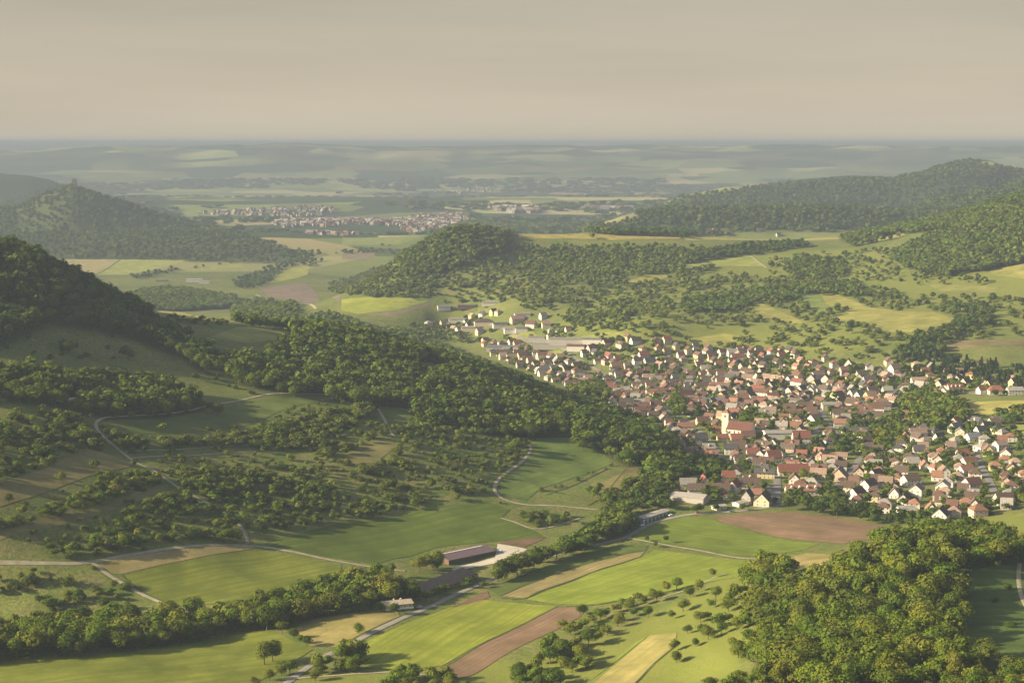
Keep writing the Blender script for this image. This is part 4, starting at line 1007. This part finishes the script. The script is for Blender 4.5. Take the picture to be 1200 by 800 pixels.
HOUSE_MARKS = [('church tower', 850, 505), ('wide grey hall', 913, 510), ('ploughed field', 935, 600), ('white factory halls', 660, 402), ('sunlit meadow', 1165, 477), ('long red roof', 929, 555), ('orange gabled house', 983, 560),
    ('white house with dark roof', 1102, 605), ('orange brick house', 1146, 602), ('solar-roofed hall', 597, 408), ('broad pale-roofed house', 1153, 525), ('yellow gabled house', 803, 466), ('blue-grey roofed hall', 838, 470), ('pale storage hall', 808, 582),
    ('bright grove', 1095, 478), ('white house on the slope', 994, 428), ('white long block', 974, 476), ('spur wood', 735, 485), ('red hip-roofed house', 1167, 458), ('row of dormers', 941, 577), ('orchard slope', 760, 392), ('upper village edge', 880, 412), ('plateau wood', 870, 266)]
own = []
for d in H:
    d['z'] = float(ground(d['x'], d['y'])); d['u'], d['v'] = (float(t) for t in project(d['x'], d['y'], d['z'] + 3))
    c, s_ = math.cos(d['rz']), math.sin(d['rz']); L, D = d['key'][:2]
    cx = np.array([d['x'] + c * a * L / 2 - s_ * b * D / 2 for a in (-1, 1) for b in (-1, 1)]); cy = np.array([d['y'] + s_ * a * L / 2 + c * b * D / 2 for a in (-1, 1) for b in (-1, 1)])
    d['z'] = float(ground(cx, cy).mean()) - .1
ranked = sorted(H, key=lambda d: (not d.get('name'), not d['own'], -hsize(d)))
ranked = [d for d in ranked if -6 < d['u'] < 1206]
solo_h = ranked[:316]; rest_h = ranked[316:]
STORE = [d for d in solo_h if not d.get('name')]
# ------------------------------------------------------------------ haze: the warm evening air
hz, nt, ln = new_mat('evening_haze')
pv = nt.new('ShaderNodeVolumePrincipled'); o = nt.new('ShaderNodeOutputMaterial')
pv.inputs['Color'].default_value = HAZE_COL; pv.inputs['Density'].default_value = HAZE_DENS; pv.inputs['Anisotropy'].default_value = 0.0
ln.new(pv.outputs['Volume'], o.inputs['Volume'])
try: hz.cycles.homogeneous_volume = True
except Exception: pass
top = CAM_Z + max(20.0, float(GZ.max()) + 20)
V, Fc = box_np(-45000, 45000, -2500, 62000, float(GZW.min()) - 1.0, top)
tag(link('haze', mesh_np('haze', V, Fc, [hz])), 'pale evening haze over the valley and plain', None, None, 'stuff')

# ------------------------------------------------------------------ telling things apart in words
ORD = ['', 'second', 'third', 'fourth', 'fifth', 'sixth', 'seventh', 'eighth', 'ninth', 'tenth', 'eleventh', 'twelfth', 'thirteenth', 'fourteenth', 'fifteenth', 'sixteenth', 'seventeenth', 'eighteenth', 'nineteenth', 'twentieth']
TENS = ['', '', 'twenty', 'thirty', 'forty', 'fifty', 'sixty', 'seventy', 'eighty', 'ninety']
def ordinal(n):
    if n == 1: return 'nearest'
    if n <= 20: return ORD[n - 1] + ' nearest'
    t, r = divmod(n, 10)
    if r == 0: return TENS[t][:-1] + 'ieth nearest'
    return TENS[t] + '-' + (ORD[r - 1] if r > 1 else 'first') + ' nearest'
def side_of(u, v, lu, lv):
    du, dv = u - lu, (v - lv) * 2.2
    if abs(du) > abs(dv): return 'left of' if du < 0 else 'right of'
    return 'behind' if dv < 0 else 'in front of'
def name_apart(items, marks, phrase):
    """items: (what, u, v, x, y). Each gets its own phrase: what it looks like, on which side of which landmark, and how near to it."""
    mk = pick([m[1] for m in marks], [m[2] for m in marks]); buckets = {}
    for i, (what, u, v, x, y) in enumerate(items):
        d = [math.hypot(u - m[1], (v - m[2]) * 1.8) for m in marks]; j = int(np.argmin(d)); m = marks[j]
        s = side_of(u, v, m[1], m[2])
        buckets.setdefault((what, s, m[0]), []).append((math.hypot(x - mk[j, 0], y - mk[j, 1]), i))
    out = [None] * len(items)
    for (what, s, lm), L in buckets.items():
        L.sort()
        for k, (_, i) in enumerate(L):
            out[i] = phrase(what, s, lm, ordinal(k + 1) if len(L) > 1 else None)
    return out
def phrase(what, s, lm, o):
    t = f'{what} {s} the {lm}' + (f', {o}' if o else '')
    if len(t.replace('-', ' ').split()) > 16: t = t.replace('in front of', 'before').replace(' of the', ' of').replace('behind the', 'behind').replace('before the', 'before')
    return t
labs = name_apart([(f"{d['wall']} {'hip-roofed ' if d['key'][4] else ''}house with {d['roof']} roof", d['u'], d['v'], d['x'], d['y']) for d in STORE], HOUSE_MARKS, phrase)
for d, l in zip(STORE, labs): d['lab'] = l
for i, d in enumerate(solo_h):
    r = random.Random(i * 7 + 1); sz = hsize(d)
    rc = np.array(ROOFS[d['roof']]) * r.uniform(.82, 1.2); wc = np.array(WALLS[d['wall']]) * r.uniform(.86, 1.05)
    big = d.get('name')
    build_house(big or 'house', d['x'], d['y'], d['z'], d['rz'], d['key'], d['roof'], d['wall'], d.get('label') or d['lab'], d.get('cat') or 'house', None if big else 'houses of the village',
                (1 if big else 2 if sz > 14.5 else 1), d['dorm'], rc, wc, not big, i)
# the smaller houses beyond those: one mesh
Vs, Fs, Cs = [], [], []
for i, d in enumerate(rest_h):
    r = random.Random(i * 5 + 2); L, D, h, p, hip = d['key']; pr = math.radians(p); c, s_ = math.cos(d['rz']), math.sin(d['rz'])
    for (V, Fc), col in ((wall_np(L, D, h, pr, hip), np.array(WALLS[d['wall']]) * r.uniform(.86, 1.05)), (roof_np(L, D, h, pr, hip), np.array(ROOFS[d['roof']]) * r.uniform(.82, 1.2))):
        o = len(Vs); Vs += [(d['x'] + c * x - s_ * y, d['y'] + s_ * x + c * y, d['z'] + z) for x, y, z in V]; Fs += [[k + o for k in q] for q in Fc]; Cs += [col] * len(V)
if Vs:
    me = mesh_np('village_houses', Vs, Fs, [M_TINTED]); point_attr(me, 'tint', np.array(Cs))
    tag(link('village_houses', me), 'small far houses filling the rear of the village', None, None, 'stuff')
print('HOUSES', len(H), 'solo', len(solo_h), 'rest', len(rest_h), 'smallest', hsize(solo_h[-1]))

# far town on the plain: too small and too many to tell apart
Vs, Fs, Cs = [], [], []
def far_house(x, y, L, D, h, roof, wall, r):
    z = float(ground(x, y)) - .3; a = r.uniform(0, 3.14); c, s_ = math.cos(a), math.sin(a)
    for (V, Fc), col in ((wall_np(L, D, h, .75, False), np.array(WALLS[wall]) * .4), (roof_np(L, D, h, .75, False), np.array(ROOFS[roof]))):
        o = len(Vs)
        Vs.extend((x + c * p - s_ * q, y + s_ * p + c * q, z + w) for p, q, w in V); Fs.extend([k + o for k in f] for f in Fc); Cs.extend([col] * len(V))
for poly, n, sc in (([(316,262),(330,254),(400,251),(480,252),(545,250),(552,258),(520,270),(480,274),(420,275),(380,278),(345,270)], 1100, 1.15), ([(560,243),(660,242),(740,246),(700,252),(600,250)], 120, 1.9), ([(225,250),(310,246),(420,240),(430,246),(310,258),(240,258)], 140, 1.4), ([(430,222),(520,218),(640,222),(540,228)], 30, 1.8)):
    r = random.Random(n); k = 0
    b = pick([p[0] for p in poly], [p[1] for p in poly])
    x0, y0 = b[:, :2].min(0); x1, y1 = b[:, :2].max(0)
    X = np.array([r.uniform(x0, x1) for _ in range(n * 9)]); Y = np.array([r.uniform(y0, min(y1, 20000)) for _ in range(n * 9)])
    u, v = project(X, Y, ground(X, Y)); ok = np.nonzero(in_poly(u, v, np.array(poly)) & (fbm(X / 260, Y / 260, 55, 2) > .30))[0][:n]
    for i in ok:
        big = r.random() < .06
        far_house(X[i], Y[i], r.uniform(10, 15) * sc * (2.2 if big else 1), r.uniform(9, 12) * sc * (1.4 if big else 1), r.uniform(5, 7) * sc, r.choice(['red-brown', 'pale terracotta', 'pale grey', 'red', 'brown', 'pale grey'] if not big else ['pale grey']), r.choice(['white', 'white', 'cream']), r)
me = mesh_np('distant_town', Vs, Fs, [M_TINTED]); point_attr(me, 'tint', np.array(Cs))
tag(link('distant_town', me), 'hazy far town spread over the plain', None, None, 'stuff')

# ------------------------------------------------------------------ church
def thing(name, u, v, az, label, cat, group=None, xy=None):
    q = pick([u], [v])[0] if xy is None else (xy[0], xy[1], float(ground(xy[0], xy[1])))
    e = bpy.data.objects.new(name, None); COL.objects.link(e); e.location = (q[0], q[1], q[2] - .1); e.rotation_euler = (0, 0, math.radians(az)); e.empty_display_size = 1
    HOUSE_XY.append((q[0], q[1], 9))
    return tag(e, label, cat, group)
ch = thing('church', 851, 508, -30, 'village church with cream tower and dark red nave roof', 'church')
V, Fc = box_np(-3.7, 3.7, -3.7, 3.7, -2.5, 22.5); link('tower', mesh_np('tower', V, Fc, [M_WALL]), ch, color=(.62, .54, .41))
V, Fc = join_np([box_np(-3.95, 3.95, -3.95, 3.95, 22.502, 22.9)]); link('cornice', mesh_np('cornice', V, Fc, [M_WALL]), ch, color=(.5, .43, .33))
V = [(-3.8, -3.8, 22.91), (3.8, -3.8, 22.91), (3.8, 3.8, 22.91), (-3.8, 3.8, 22.91), (0, 0, 27)]; tr = link('tower_roof', mesh_np('tower_roof', V, [[0, 1, 4], [1, 2, 4], [2, 3, 4], [3, 0, 4], [3, 2, 1, 0]], [M_ROOF]), ch, color=(.22, .11, .08))
link('finial', mesh_np('finial', *join_np([box_np(-.08, .08, -.08, .08, 26.8, 28.8), box_np(-.5, .5, -.06, .06, 27.9, 28.05)]), [M_METAL]), tr)
BELL = mesh_np('bell_opening', *join_np([box_np(-.9, .9, -.05, .05, 0, 2.6)]), [M_GLASS])
link('bell_opening', BELL, ch, (0, -3.72, 18.2)); link('bell_opening', BELL, ch, (-3.72, 0, 18.2), math.pi / 2); link('bell_opening', BELL, ch, (3.72, 0, 18.2), math.pi / 2)
CLOCK = bmesh.new(); bmesh.ops.create_cone(CLOCK, cap_ends=True, segments=20, radius1=1.1, radius2=1.1, depth=.1, matrix=Matrix.Rotation(math.pi / 2, 4, 'X'))
cm = bpy.data.meshes.new('clock_face'); CLOCK.to_mesh(cm); CLOCK.free(); cm.materials.append(M_FRAME); link('clock_face', cm, ch, (0, -3.73, 15.4))
nm, rm = house_meshes((27, 13, 8, 50, False))
link('nave_wall', nm, ch, (19, -5, 0), color=(.70, .62, .50)); link('nave_roof', rm, ch, (19, -5, 0), color=(.115, .056, .046))
AW = mesh_np('arched_window', *join_np([box_np(-.7, .7, -.06, .05, 0, 3.2), ([(-.7, -.06, 3.2), (0, -.06, 4.1), (.7, -.06, 3.2), (-.7, .05, 3.2), (0, .05, 4.1), (.7, .05, 3.2)], [[0, 2, 1], [3, 4, 5], [0, 1, 4, 3], [1, 2, 5, 4]])]), [M_GLASS])
for k in range(5): link('arched_window', AW, ch, (19 - 10 + k * 5, -11.53, 2.4))
HOUSE_XY.append((ch.location.x + 14, ch.location.y - 14, 13))

# ------------------------------------------------------------------ farm by the road
def between(name, a, b, D, h, p, label, cat, roof, wall, hip=False, back=0.0):
    q = pick([a[0], b[0]], [a[1], b[1]]); d = q[1, :2] - q[0, :2]; L = float(np.hypot(*d)); rz = math.atan2(d[1], d[0]); m = (q[0, :2] + q[1, :2]) / 2
    n = np.array([-d[1], d[0]]) / L; m = m + n * (D / 2 + back)
    e = thing(name, 0, 0, math.degrees(rz), label, cat, None, m); e.location.z = min(q[:, 2]) - .1
    HOUSE_XY[-1] = (m[0], m[1], L / 2)
    for t_ in (-.3, .3): HOUSE_XY.append((m[0] + d[0] * t_, m[1] + d[1] * t_, D * .6))
    wm, rm = house_meshes((round(L, 1), D, h, p, hip)); link('wall', wm, e, color=wall); ro = link('roof', rm, e, color=roof)
    return e, L, D, h, rz, ro
barn, L, D, h, rz, ro = between('barn', (493,701), (560,679), 16, 4.4, 33, 'long brown-roofed barn beside the road', 'barn', (.185, .14, .108), (.24, .17, .12), True)
GATE = mesh_np('gate', *box_np(-1.8, 1.8, -.08, .04, 0, 3.3), [M_BARK])
for k in range(3): link('gate', GATE, barn, (-L * .3 + k * L * .3, -D / 2, .05))
for k in range(5): link('window', WIN_S, barn, (-L * .38 + k * L * .18 + 2.4, -D / 2, 2.0))
fh, L, D, h, rz, ro = between('farmhouse', (452,716), (484,714), 11, 4.6, 15, 'low pale farmhouse with flat tan roof and long balcony', 'farmhouse', (.36, .31, .24), (.40, .36, .28))
for k in range(5): link('window', WIN, fh, (-L / 2 + 2 + k * (L - 4) / 4, -D / 2, 2.2))
bal = link('balcony', mesh_np('balcony', *join_np([box_np(-L / 2, L / 2, -D / 2 - 1.6, -D / 2 - .01, 1.5, 1.7), box_np(-L / 2, L / 2, -D / 2 - 1.62, -D / 2 - 1.52, 1.702, 2.6)]), [M_FRAME]), fh)
for k in range(6): link('post', mesh_np('post', *box_np(-.1, .1, -.1, .1, -.6, 1.498), [M_BARK]), bal, (-L / 2 + .3 + k * (L - .6) / 5, -D / 2 - 1.4, 0))
link('chimney', CHIM, ro, (L * .15, 1, 5.6), color=(.7, .66, .6)); link('chimney', CHIM, ro, (-L * .1, 1, 5.6), color=(.7, .66, .6))
hall, L, D, h, rz, ro = between('riding_hall', (526,662), (581,648.5), 21, 3.8, 12, 'low purple-roofed hall beside the pale gravel yard', 'hall', (.135, .098, .112), (.13, .085, .066))
for k in range(6): link('gate', GATE, hall, (-L * .42 + k * L * .168, -D / 2, .05))
link('skylight', mesh_np('skylight', *box_np(-L * .4, L * .4, -.5, .5, h + D / 2 * math.tan(math.radians(12)) - .02, h + D / 2 * math.tan(math.radians(12)) + .24), [M_FRAME]), ro)
SHUT = mesh_np('garage_door', *join_np([box_np(-1.7, 1.7, -.07, .04, 0, 3.2), box_np(-1.55, 1.55, -.1, -.072, .05, 3.05)]), [M_FRAME, M_METAL], False, [0] * 6 + [1] * 6)
gar, L, D, h, rz, ro = between('garage_row', (754,614), (785,601), 8, 4.6, 10, 'grey row of garages along the road', 'garage', (.34, .32, .29), (.24, .25, .27))
ng = 7
for k in range(ng): link('garage_door', SHUT, gar, (-L / 2 + (k + .5) * L / ng, -D / 2, .0))
for k in range(ng + 1): link('pier', mesh_np('pier', *box_np(-.28, .28, -1.0, -.003, -1.5, 4.0), [M_WALL]), gar, (-L / 2 + .28 + k * (L - .56) / ng, -D / 2, 0), color=(.62, .6, .56))
shed, L, D, h, rz, ro = between('shed', (69,471), (89,470), 6, 2.6, 12, 'small white shed beside the hillside lane', 'shed', (.5, .46, .38), (.5, .47, .4))
link('door', DOOR, shed, (0, -D / 2, .05))
for (a, b, lab) in (((866,594),(878,591),'low pale outbuilding at the field edge'), ((840,598),(852,596),'low white outbuilding beside the road')):
    e, L, D, h, rz, ro = between('outbuilding', a, b, 7, 3, 15, lab, 'outbuilding', (.4, .37, .32), (.66, .63, .56)); link('door', DOOR, e, (0, -D / 2, .05))

# ------------------------------------------------------------------ cars
def car_meshes():
    prof = [(-2.1, .35), (-2.12, .75), (-1.95, .95), (-1.35, 1.02), (-.75, 1.45), (.75, 1.47), (1.35, 1.05), (2.0, .92), (2.15, .70), (2.12, .35)]
    n = len(prof); V = [(x, -.86 if z < 1.1 else -.70, z) for x, z in prof] + [(x, .86 if z < 1.1 else .70, z) for x, z in prof]
    Fc = [[i, (i + 1) % n, n + (i + 1) % n, n + i][::-1] for i in range(n)] + [list(range(n)), list(range(2 * n - 1, n - 1, -1))]
    body = mesh_np('body', V, Fc, [M_PAINT])
    g = []
    for s in (-1, 1):
        g.append(([(-1.15, s * .80, 1.08), (1.1, s * .80, 1.08), (.68, s * .725, 1.4), (-.68, s * .725, 1.4)], [[0, 1, 2, 3]]))
    glass = mesh_np('side_window', *join_np(g), [M_GLASS])
    ws = mesh_np('windscreen', [(-1.40, -.66, 1.03), (-1.40, .66, 1.03), (-.80, .6, 1.44), (-.80, -.6, 1.44)], [[0, 1, 2, 3]], [M_GLASS])
    bm = bmesh.new(); bmesh.ops.create_cone(bm, cap_ends=True, segments=16, radius1=.33, radius2=.33, depth=.22, matrix=Matrix.Rotation(math.pi / 2, 4, 'X')); wh = bpy.data.meshes.new('wheel'); bm.to_mesh(wh); bm.free(); wh.materials.append(M_TYRE)
    bm = bmesh.new(); bmesh.ops.create_cone(bm, cap_ends=True, segments=12, radius1=.2, radius2=.2, depth=.24, matrix=Matrix.Rotation(math.pi / 2, 4, 'X')); rim = bpy.data.meshes.new('rim'); bm.to_mesh(rim); bm.free(); rim.materials.append(M_FRAME)
    hl = mesh_np('headlight', *box_np(-.06, .05, -.2, .2, -.08, .08), [M_LAMP])
    return body, glass, ws, wh, rim, hl
CB = car_meshes()
def car(u, v, az, col, label):
    q = pick([u], [v])[0]; e = bpy.data.objects.new('parked_car', None); COL.objects.link(e); e.location = (q[0], q[1], q[2] + .3); e.rotation_euler = (0, 0, math.radians(az)); tag(e, label, 'car', 'parked cars')
    link('body', CB[0], e, color=col); link('side_window', CB[1], e); link('windscreen', CB[2], e, (-.03, 0, .02))
    for x in (-1.3, 1.3):
        for y in (-.78, .78): w = link('wheel', CB[3], e, (x, y, .33)); link('rim', CB[4], w)
    for y in (-.6, .6): link('headlight', CB[5], e, (-2.12, y, .68))
car(752.5, 616.5, 40, (.8, .8, .78), 'white car parked before the grey garage row')
car(786.5, 604.5, 30, (.78, .77, .74), 'white car at the upper end of the garage row')
car(586, 646.5, 10, (.8, .8, .8), 'white car on the gravel yard beside the purple-roofed hall')
car(2, 618, 15, (.75, .75, .74), 'pale car parked by the hillside hedge')
car(7, 616.5, 15, (.06, .07, .09), 'dark car parked by the hillside hedge')
car(818, 601.5, 8, (.30, .05, .04), 'red car on the road before the storage hall')
car(492, 712.5, 30, (.35, .36, .38), 'grey car beside the low pale farmhouse')
car(857, 600, 5, (.1, .12, .16), 'dark blue car on the road by the outbuildings')

# ------------------------------------------------------------------ tower on the castle hill
_ys = np.linspace(5000, 7000, 400); _a = float(slopes(87, 210)[0]); _k = int(np.argmax((ground(_a * _ys, _ys) - CAM_Z) / _ys))
tw = thing('lookout_tower', 0, 0, 0, 'small dark tower on top of the castle hill', 'tower', None, (_a * _ys[_k], _ys[_k]))
link('wall', mesh_np('wall', *box_np(-6.5, 6.5, -6.5, 6.5, -4, 30), [M_WALL]), tw, color=(.12, .10, .08)); link('roof', mesh_np('roof', [(-7, -7, 30.01), (7, -7, 30.01), (7, 7, 30.01), (-7, 7, 30.01), (0, 0, 34)], [[0, 1, 4], [1, 2, 4], [2, 3, 4], [3, 0, 4], [3, 2, 1, 0]], [M_ROOF]), tw, color=(.12, .08, .06))
# ================================================================== planting
for (n, p, s, h, k, m) in REG:
    scatter(n, p, s, h, k, m)
def at(u, v):
    p = pick([u], [v])[0]; return p
def singles(reg, pts, hr, mix, kinds=None):
    p = pick([q[0] for q in pts], [q[1] for q in pts])
    add_trees(p[:, 0], p[:, 1], hr, mix, reg, kinds)
# the orchard rows on the meadow, tree by tree (foot of each trunk)
singles('orchard', [(660,736),(672,741),(661,768),(681,769),(668,744),(677,742),(685,735),(693,730),(703,726),(711,723),(720,718),(730,712),(741,709),(748,704),(765,699),(781,694),(793,690),
        (724,734),(760,723),(705,743),(676,758),(685,779),(670,788),(787,725),(790,762),(793,776),(683,720),(738,716),(755,708),(770,705),(640,762),(648,770),(656,779),(632,778),(622,790),(700,752),(712,745),
        (728,728),(742,722),(800,716),(808,700),(820,692),(835,676),(806,742),(815,757)], (6, 9), 'y', ['orchard', 'round', 'orchard'])
singles('foot bushes', [(482,795),(505,798),(524,795)], (9, 12), 'y', ['round'])
singles('foot bushes', [(310,779),(320,775),(400,778),(414,775),(425,772),(405,770)], (11, 16), 'y', ['round', 'tall'])
singles('field trees', [(420,742),(345,748),(352,754),(359,757),(322,735),(330,741)], (6, 9), 'y', ['round'])
singles('hillside trees', [(113,549),(250,556),(218,555),(80,414),(150,470),(257,480),(220,590),(280,556),(190,505),(72,566),(110,548),(10,590),(160,560)], (7, 10.5), 'o', ['round', 'broad'])
singles('hillside trees', [(80,415),(75,410),(152,423),(146,420),(255,487),(180,475),(165,485)], (11, 14), 'd', ['round', 'broad'])
singles('lane trees', [(281,637),(271,635),(262,636),(90,650),(110,650),(127,646)], (9, 12), 'y', ['round', 'tall'])
singles('knoll trees', [(612,528),(678,526),(605,532),(683,529)], (13, 17), 'f', ['broad', 'round'])
singles('farm trees', [(499,704),(488,700),(512,698),(520,696),(545,689),(552,686),(446,716),(462,720),(566,689)], (5, 9), 'f', ['round', 'broad'])
singles('road trees', [(758,634),(768,641),(780,636)], (5, 7.5), 'f', ['tall'])
singles('lower hedge', [(78,685),(12,690),(38,680),(60,716),(120,712),(148,690),(180,722)], (5, 7.5), 'y', ['round', 'bush'])
singles('village edge trees', [(893,590),(908,590),(818,601),(870,598),(838,598)], (6, 10), 'd', ['round'])
singles('slope trees', [(1045,364),(1054,366),(984,343),(1019,308),(727,303),(733,304)], (9, 13), 'd', ['round'])
singles('ridge meadow trees', [(1165,705),(1180,690),(1184,735),(1170,662)], (4, 6), 'f', ['bush'])
singles('castle hill wood', [(84,215),(87,215),(90,216),(66,219),(128,233),(186,252)], (16, 22), 'd', ['broad', 'round'])
# village gardens: trees between the houses
def in_village(u, v):
    return in_poly(u, v, VILLAGE_A) | in_poly(u, v, VILLAGE_B) | in_poly(u, v, VILLAGE_C)
gx, gy = np.meshgrid(np.arange(-150, 900, 9.5), np.arange(1300, 2700, 9.5))
x = (gx + (rng.random(gx.shape) - .5) * 9).ravel(); y = (gy + (rng.random(gx.shape) - .5) * 9).ravel()
z = ground(x, y); u, v = project(x, y, z)
dens = np.where(in_poly(u, v, VILLAGE_B), .95, .8) * np.clip(.3 + 2.2 * (fbm(x / 45, y / 45, 21, 3) - .25), .15, 1.6)
ok = in_village(u, v) & (rng.random(len(x)) < dens) & ~hidden_by_ground(x, y, z + 8, 4)
x, y = x[ok], y[ok]; ok = off_roads(x, y, 3.0) & clear_of_houses(x, y, .7)
add_trees(x[ok], y[ok], (4.5, 11), 'f', 'village gardens')

TX = {k: np.array(v) for k, v in T.items()}
U, V = project(TX['x'], TX['y'], TX['z'] + TX['h'] * .5)
inframe = (U > -4) & (U < 1204) & (V > 0) & (V < 806)
size_px = TX['h'] / TX['y'] * F
seen = inframe & ~hidden_by_ground(TX['x'], TX['y'], TX['z'] + TX['h'], 0)
is_bush = TX['kind'] == 'bush'
# a crown mostly behind nearer crowns shows little: rank by what is left of it
def shown_share():
    cell = 3.0; W, H = int(1210 / cell), int(810 / cell)
    order = np.argsort(TX['y']); buf = np.zeros((H + 2, W + 2), bool); out = np.zeros(len(order))
    for i in order:
        if not seen[i]: continue
        hw = TX['w'][i] * .36 / TX['y'][i] * F; hh = size_px[i] * .42
        c0, c1 = int(max(U[i] - hw, 0) / cell), int(min(U[i] + hw, 1208) / cell) + 1; r0, r1 = int(max(V[i] - hh, 0) / cell), int(min(V[i] + hh, 806) / cell) + 1
        b = buf[r0:r1, c0:c1]
        if b.size: out[i] = (~b).sum() * cell * cell; b[:] = True
    return out
area = shown_share()
score = np.where(seen & (area > 30), area, 0)
N_TREE, N_BUSH = 300, 130
it = np.argsort(-np.where(is_bush, 0, score))[:N_TREE]; ib = np.argsort(-np.where(is_bush, score, 0))[:N_BUSH]
solo = np.zeros(len(U), bool); solo[it] = score[it] > 0; solo[ib] = score[ib] > 0

TREE_MARKS = [('long brown-roofed barn', 530, 690), ('purple-roofed hall', 548, 652), ('bare soil strip', 605, 755), ('big brown ploughed field', 935, 617), ('tan mown strip', 765, 765),
              ('shaded meadow', 1165, 705), ('dark meadow knoll', 655, 545), ('garage row', 775, 603), ('tan strip field', 205, 652), ('green field below the lane', 280, 675), ('low pale farmhouse', 470, 708),
              ('bright green field', 500, 745), ('sunlit bottom field', 170, 785), ('lower end of the wood', 1000, 790), ('crest of the lower wood', 1110, 630), ('church tower', 850, 505), ('dry hillside meadow', 70, 560),
              ('winding hillside lane', 125, 500), ('ridge top', 40, 300), ('middle of the lower wood', 1000, 710), ('dry meadow by the road', 405, 740), ('grey ridge meadow', 110, 410), ('small white shed', 78, 470)]
def tint_word(c):
    r, g, b = c
    if g < .058: return 'dark green'
    if r > .098: return 'yellow-green'
    if r / g > .92: return 'olive'
    return 'green' if g < .09 else 'light green'
KIND_WORD = {'round': 'round-crowned tree', 'tall': 'oval-crowned tree', 'broad': 'spreading tree', 'orchard': 'open-crowned tree', 'bush': 'low bush', 'conifer': 'pointed conifer'}
NAME = {'round': 'deciduous_tree', 'tall': 'deciduous_tree', 'broad': 'deciduous_tree', 'orchard': 'orchard_tree', 'bush': 'bush', 'conifer': 'conifer_tree'}
GROUPS = {'lower ridge scrub': 'bushes of the lower ridge', 'lower ridge wood': 'trees of the lower ridge wood', 'stream trees': 'trees along the stream', 'orchard': 'orchard trees on the meadow'}
sel = np.nonzero(solo)[0]
labs = name_apart([(f"{tint_word(TX['tint'][i])} {KIND_WORD[TX['kind'][i]]}", U[i], V[i], TX['x'][i], TX['y'][i]) for i in sel], TREE_MARKS, phrase)
for i, lab in zip(sel, labs):
    k = TX['kind'][i]
    crown, trunk = hi_meshes(k, TX['var'][i])
    r = bpy.data.objects.new(NAME[k], None); COL.objects.link(r)
    r.location = (TX['x'][i], TX['y'][i], TX['z'][i]); r.rotation_euler = (0, 0, TX['rot'][i])
    r.empty_display_size = .5
    tag(r, lab, 'bush' if k == 'bush' else 'tree', GROUPS.get(TX['reg'][i], ('bushes' if k == 'bush' else 'trees') + ' of the ' + TX['reg'][i]))
    sc = (TX['w'][i], TX['w'][i], TX['h'][i])
    c = bpy.data.objects.new('crown' if k != 'bush' else 'leaves', crown); COL.objects.link(c); c.parent = r; c.scale = sc; c.color = (*TX['tint'][i], 1)
    t = bpy.data.objects.new('trunk' if k != 'bush' else 'stem', trunk); COL.objects.link(t); t.parent = r; t.scale = sc if k != 'bush' else (sc[0] * .5, sc[1] * .5, sc[2] * .6)

def merged(name, ids, label):
    """the many small trees past those built one by one: one mesh"""
    Vs, Cs = [], []
    lod = np.digitize(TX['y'], [1250, 1750, 2600, 4200])
    for k in KINDS:
        for v in range(NVAR[k]):
            for l in range(5):
                s = ids[(TX['kind'][ids] == k) & (TX['var'][ids] == v) & (lod[ids] == l)]
                if len(s) == 0: continue
                q, tone = PROTO[k, v, l]; p = q.reshape(-1, 3)
                ca, sa = np.cos(TX['rot'][s])[:, None], np.sin(TX['rot'][s])[:, None]
                w = TX['w'][s][:, None]
                X = (p[:, 0] * ca - p[:, 1] * sa) * w + TX['x'][s][:, None]
                Y = (p[:, 0] * sa + p[:, 1] * ca) * w + TX['y'][s][:, None]
                Z = p[:, 2] * TX['h'][s][:, None] + TX['z'][s][:, None]
                Vs.append(np.stack([X, Y, Z], -1).reshape(-1, 3).astype(np.float32))
                tt = np.stack(TX['tint'][s]).astype(np.float32)
                Cs.append(np.broadcast_to(tt[:, None, :], (len(s), len(p), 3)).reshape(-1, 3))
    Vv = np.concatenate(Vs); Cc = np.concatenate(Cs); n = len(Vv) // 4
    me = mesh_np(name, Vv, np.arange(n * 4).reshape(n, 4), [M_WOODS])
    point_attr(me, 'tint', Cc)
    tag(link(name, me), label, None, None, 'stuff')
    print('MERGED', name, len(ids), n)
rest = np.nonzero(~solo)[0]
far_ = TX['y'][rest] > 4300
merged('woods', rest[~far_], 'woods and scrub over the ridge, the slopes and the village gardens')
merged('distant_woods', rest[far_], 'hazy woods on the far hills')
print('TREES', len(U), 'solo', solo.sum(), 'min px', size_px[it[-1]], area[it[-1]])

# far plain: tree belts and woods, and a far town of tiny houses
x = rng.random(60000) * 16000 - 8000; y = 5200 * np.exp(rng.random(60000) * math.log(20000 / 5200)); ok = np.abs(x / y) < .40
x, y = x[ok], y[ok]
f1 = fbm(x / 1500, y / 520, 101, 3); f2 = fbm(x / 420, y / 160, 103, 2)
ok = ((f1 > .53) | (f2 > .50)) & (ground(x, y) < CAM_Z - 300)
tu, tv = project(x, y, ground(x, y)); ok &= ~in_poly(tu, tv, [(318,264),(330,252),(420,250),(540,250),(560,262),(500,274),(380,278)])
x, y = x[ok][:9000], y[ok][:9000]
base = np.concatenate([crown_arrays(16, 'broad', 900 + k)[0][None] for k in range(6)])
z = ground(x, y) - 1; kk = rng.integers(0, 6, len(x)); w = 30 + 30 * rng.random(len(x)) + y / 400; h = 16 + 10 * rng.random(len(x))
Q = base[kk].reshape(len(x), -1, 3)
P = np.stack([Q[..., 0] * w[:, None] + x[:, None], Q[..., 1] * w[:, None] + y[:, None], Q[..., 2] * h[:, None] + z[:, None]], -1).reshape(-1, 3)
me = mesh_np('plain_woods', P, np.arange(len(P)).reshape(-1, 4), [M_WOODS])
point_attr(me, 'tint', np.repeat(np.array(PAL['d'])[rng.integers(0, 4, len(x))], Q.shape[1], 0))
tag(link('plain_woods', me), 'dark belts of far woodland across the hazy plain', None, None, 'stuff')
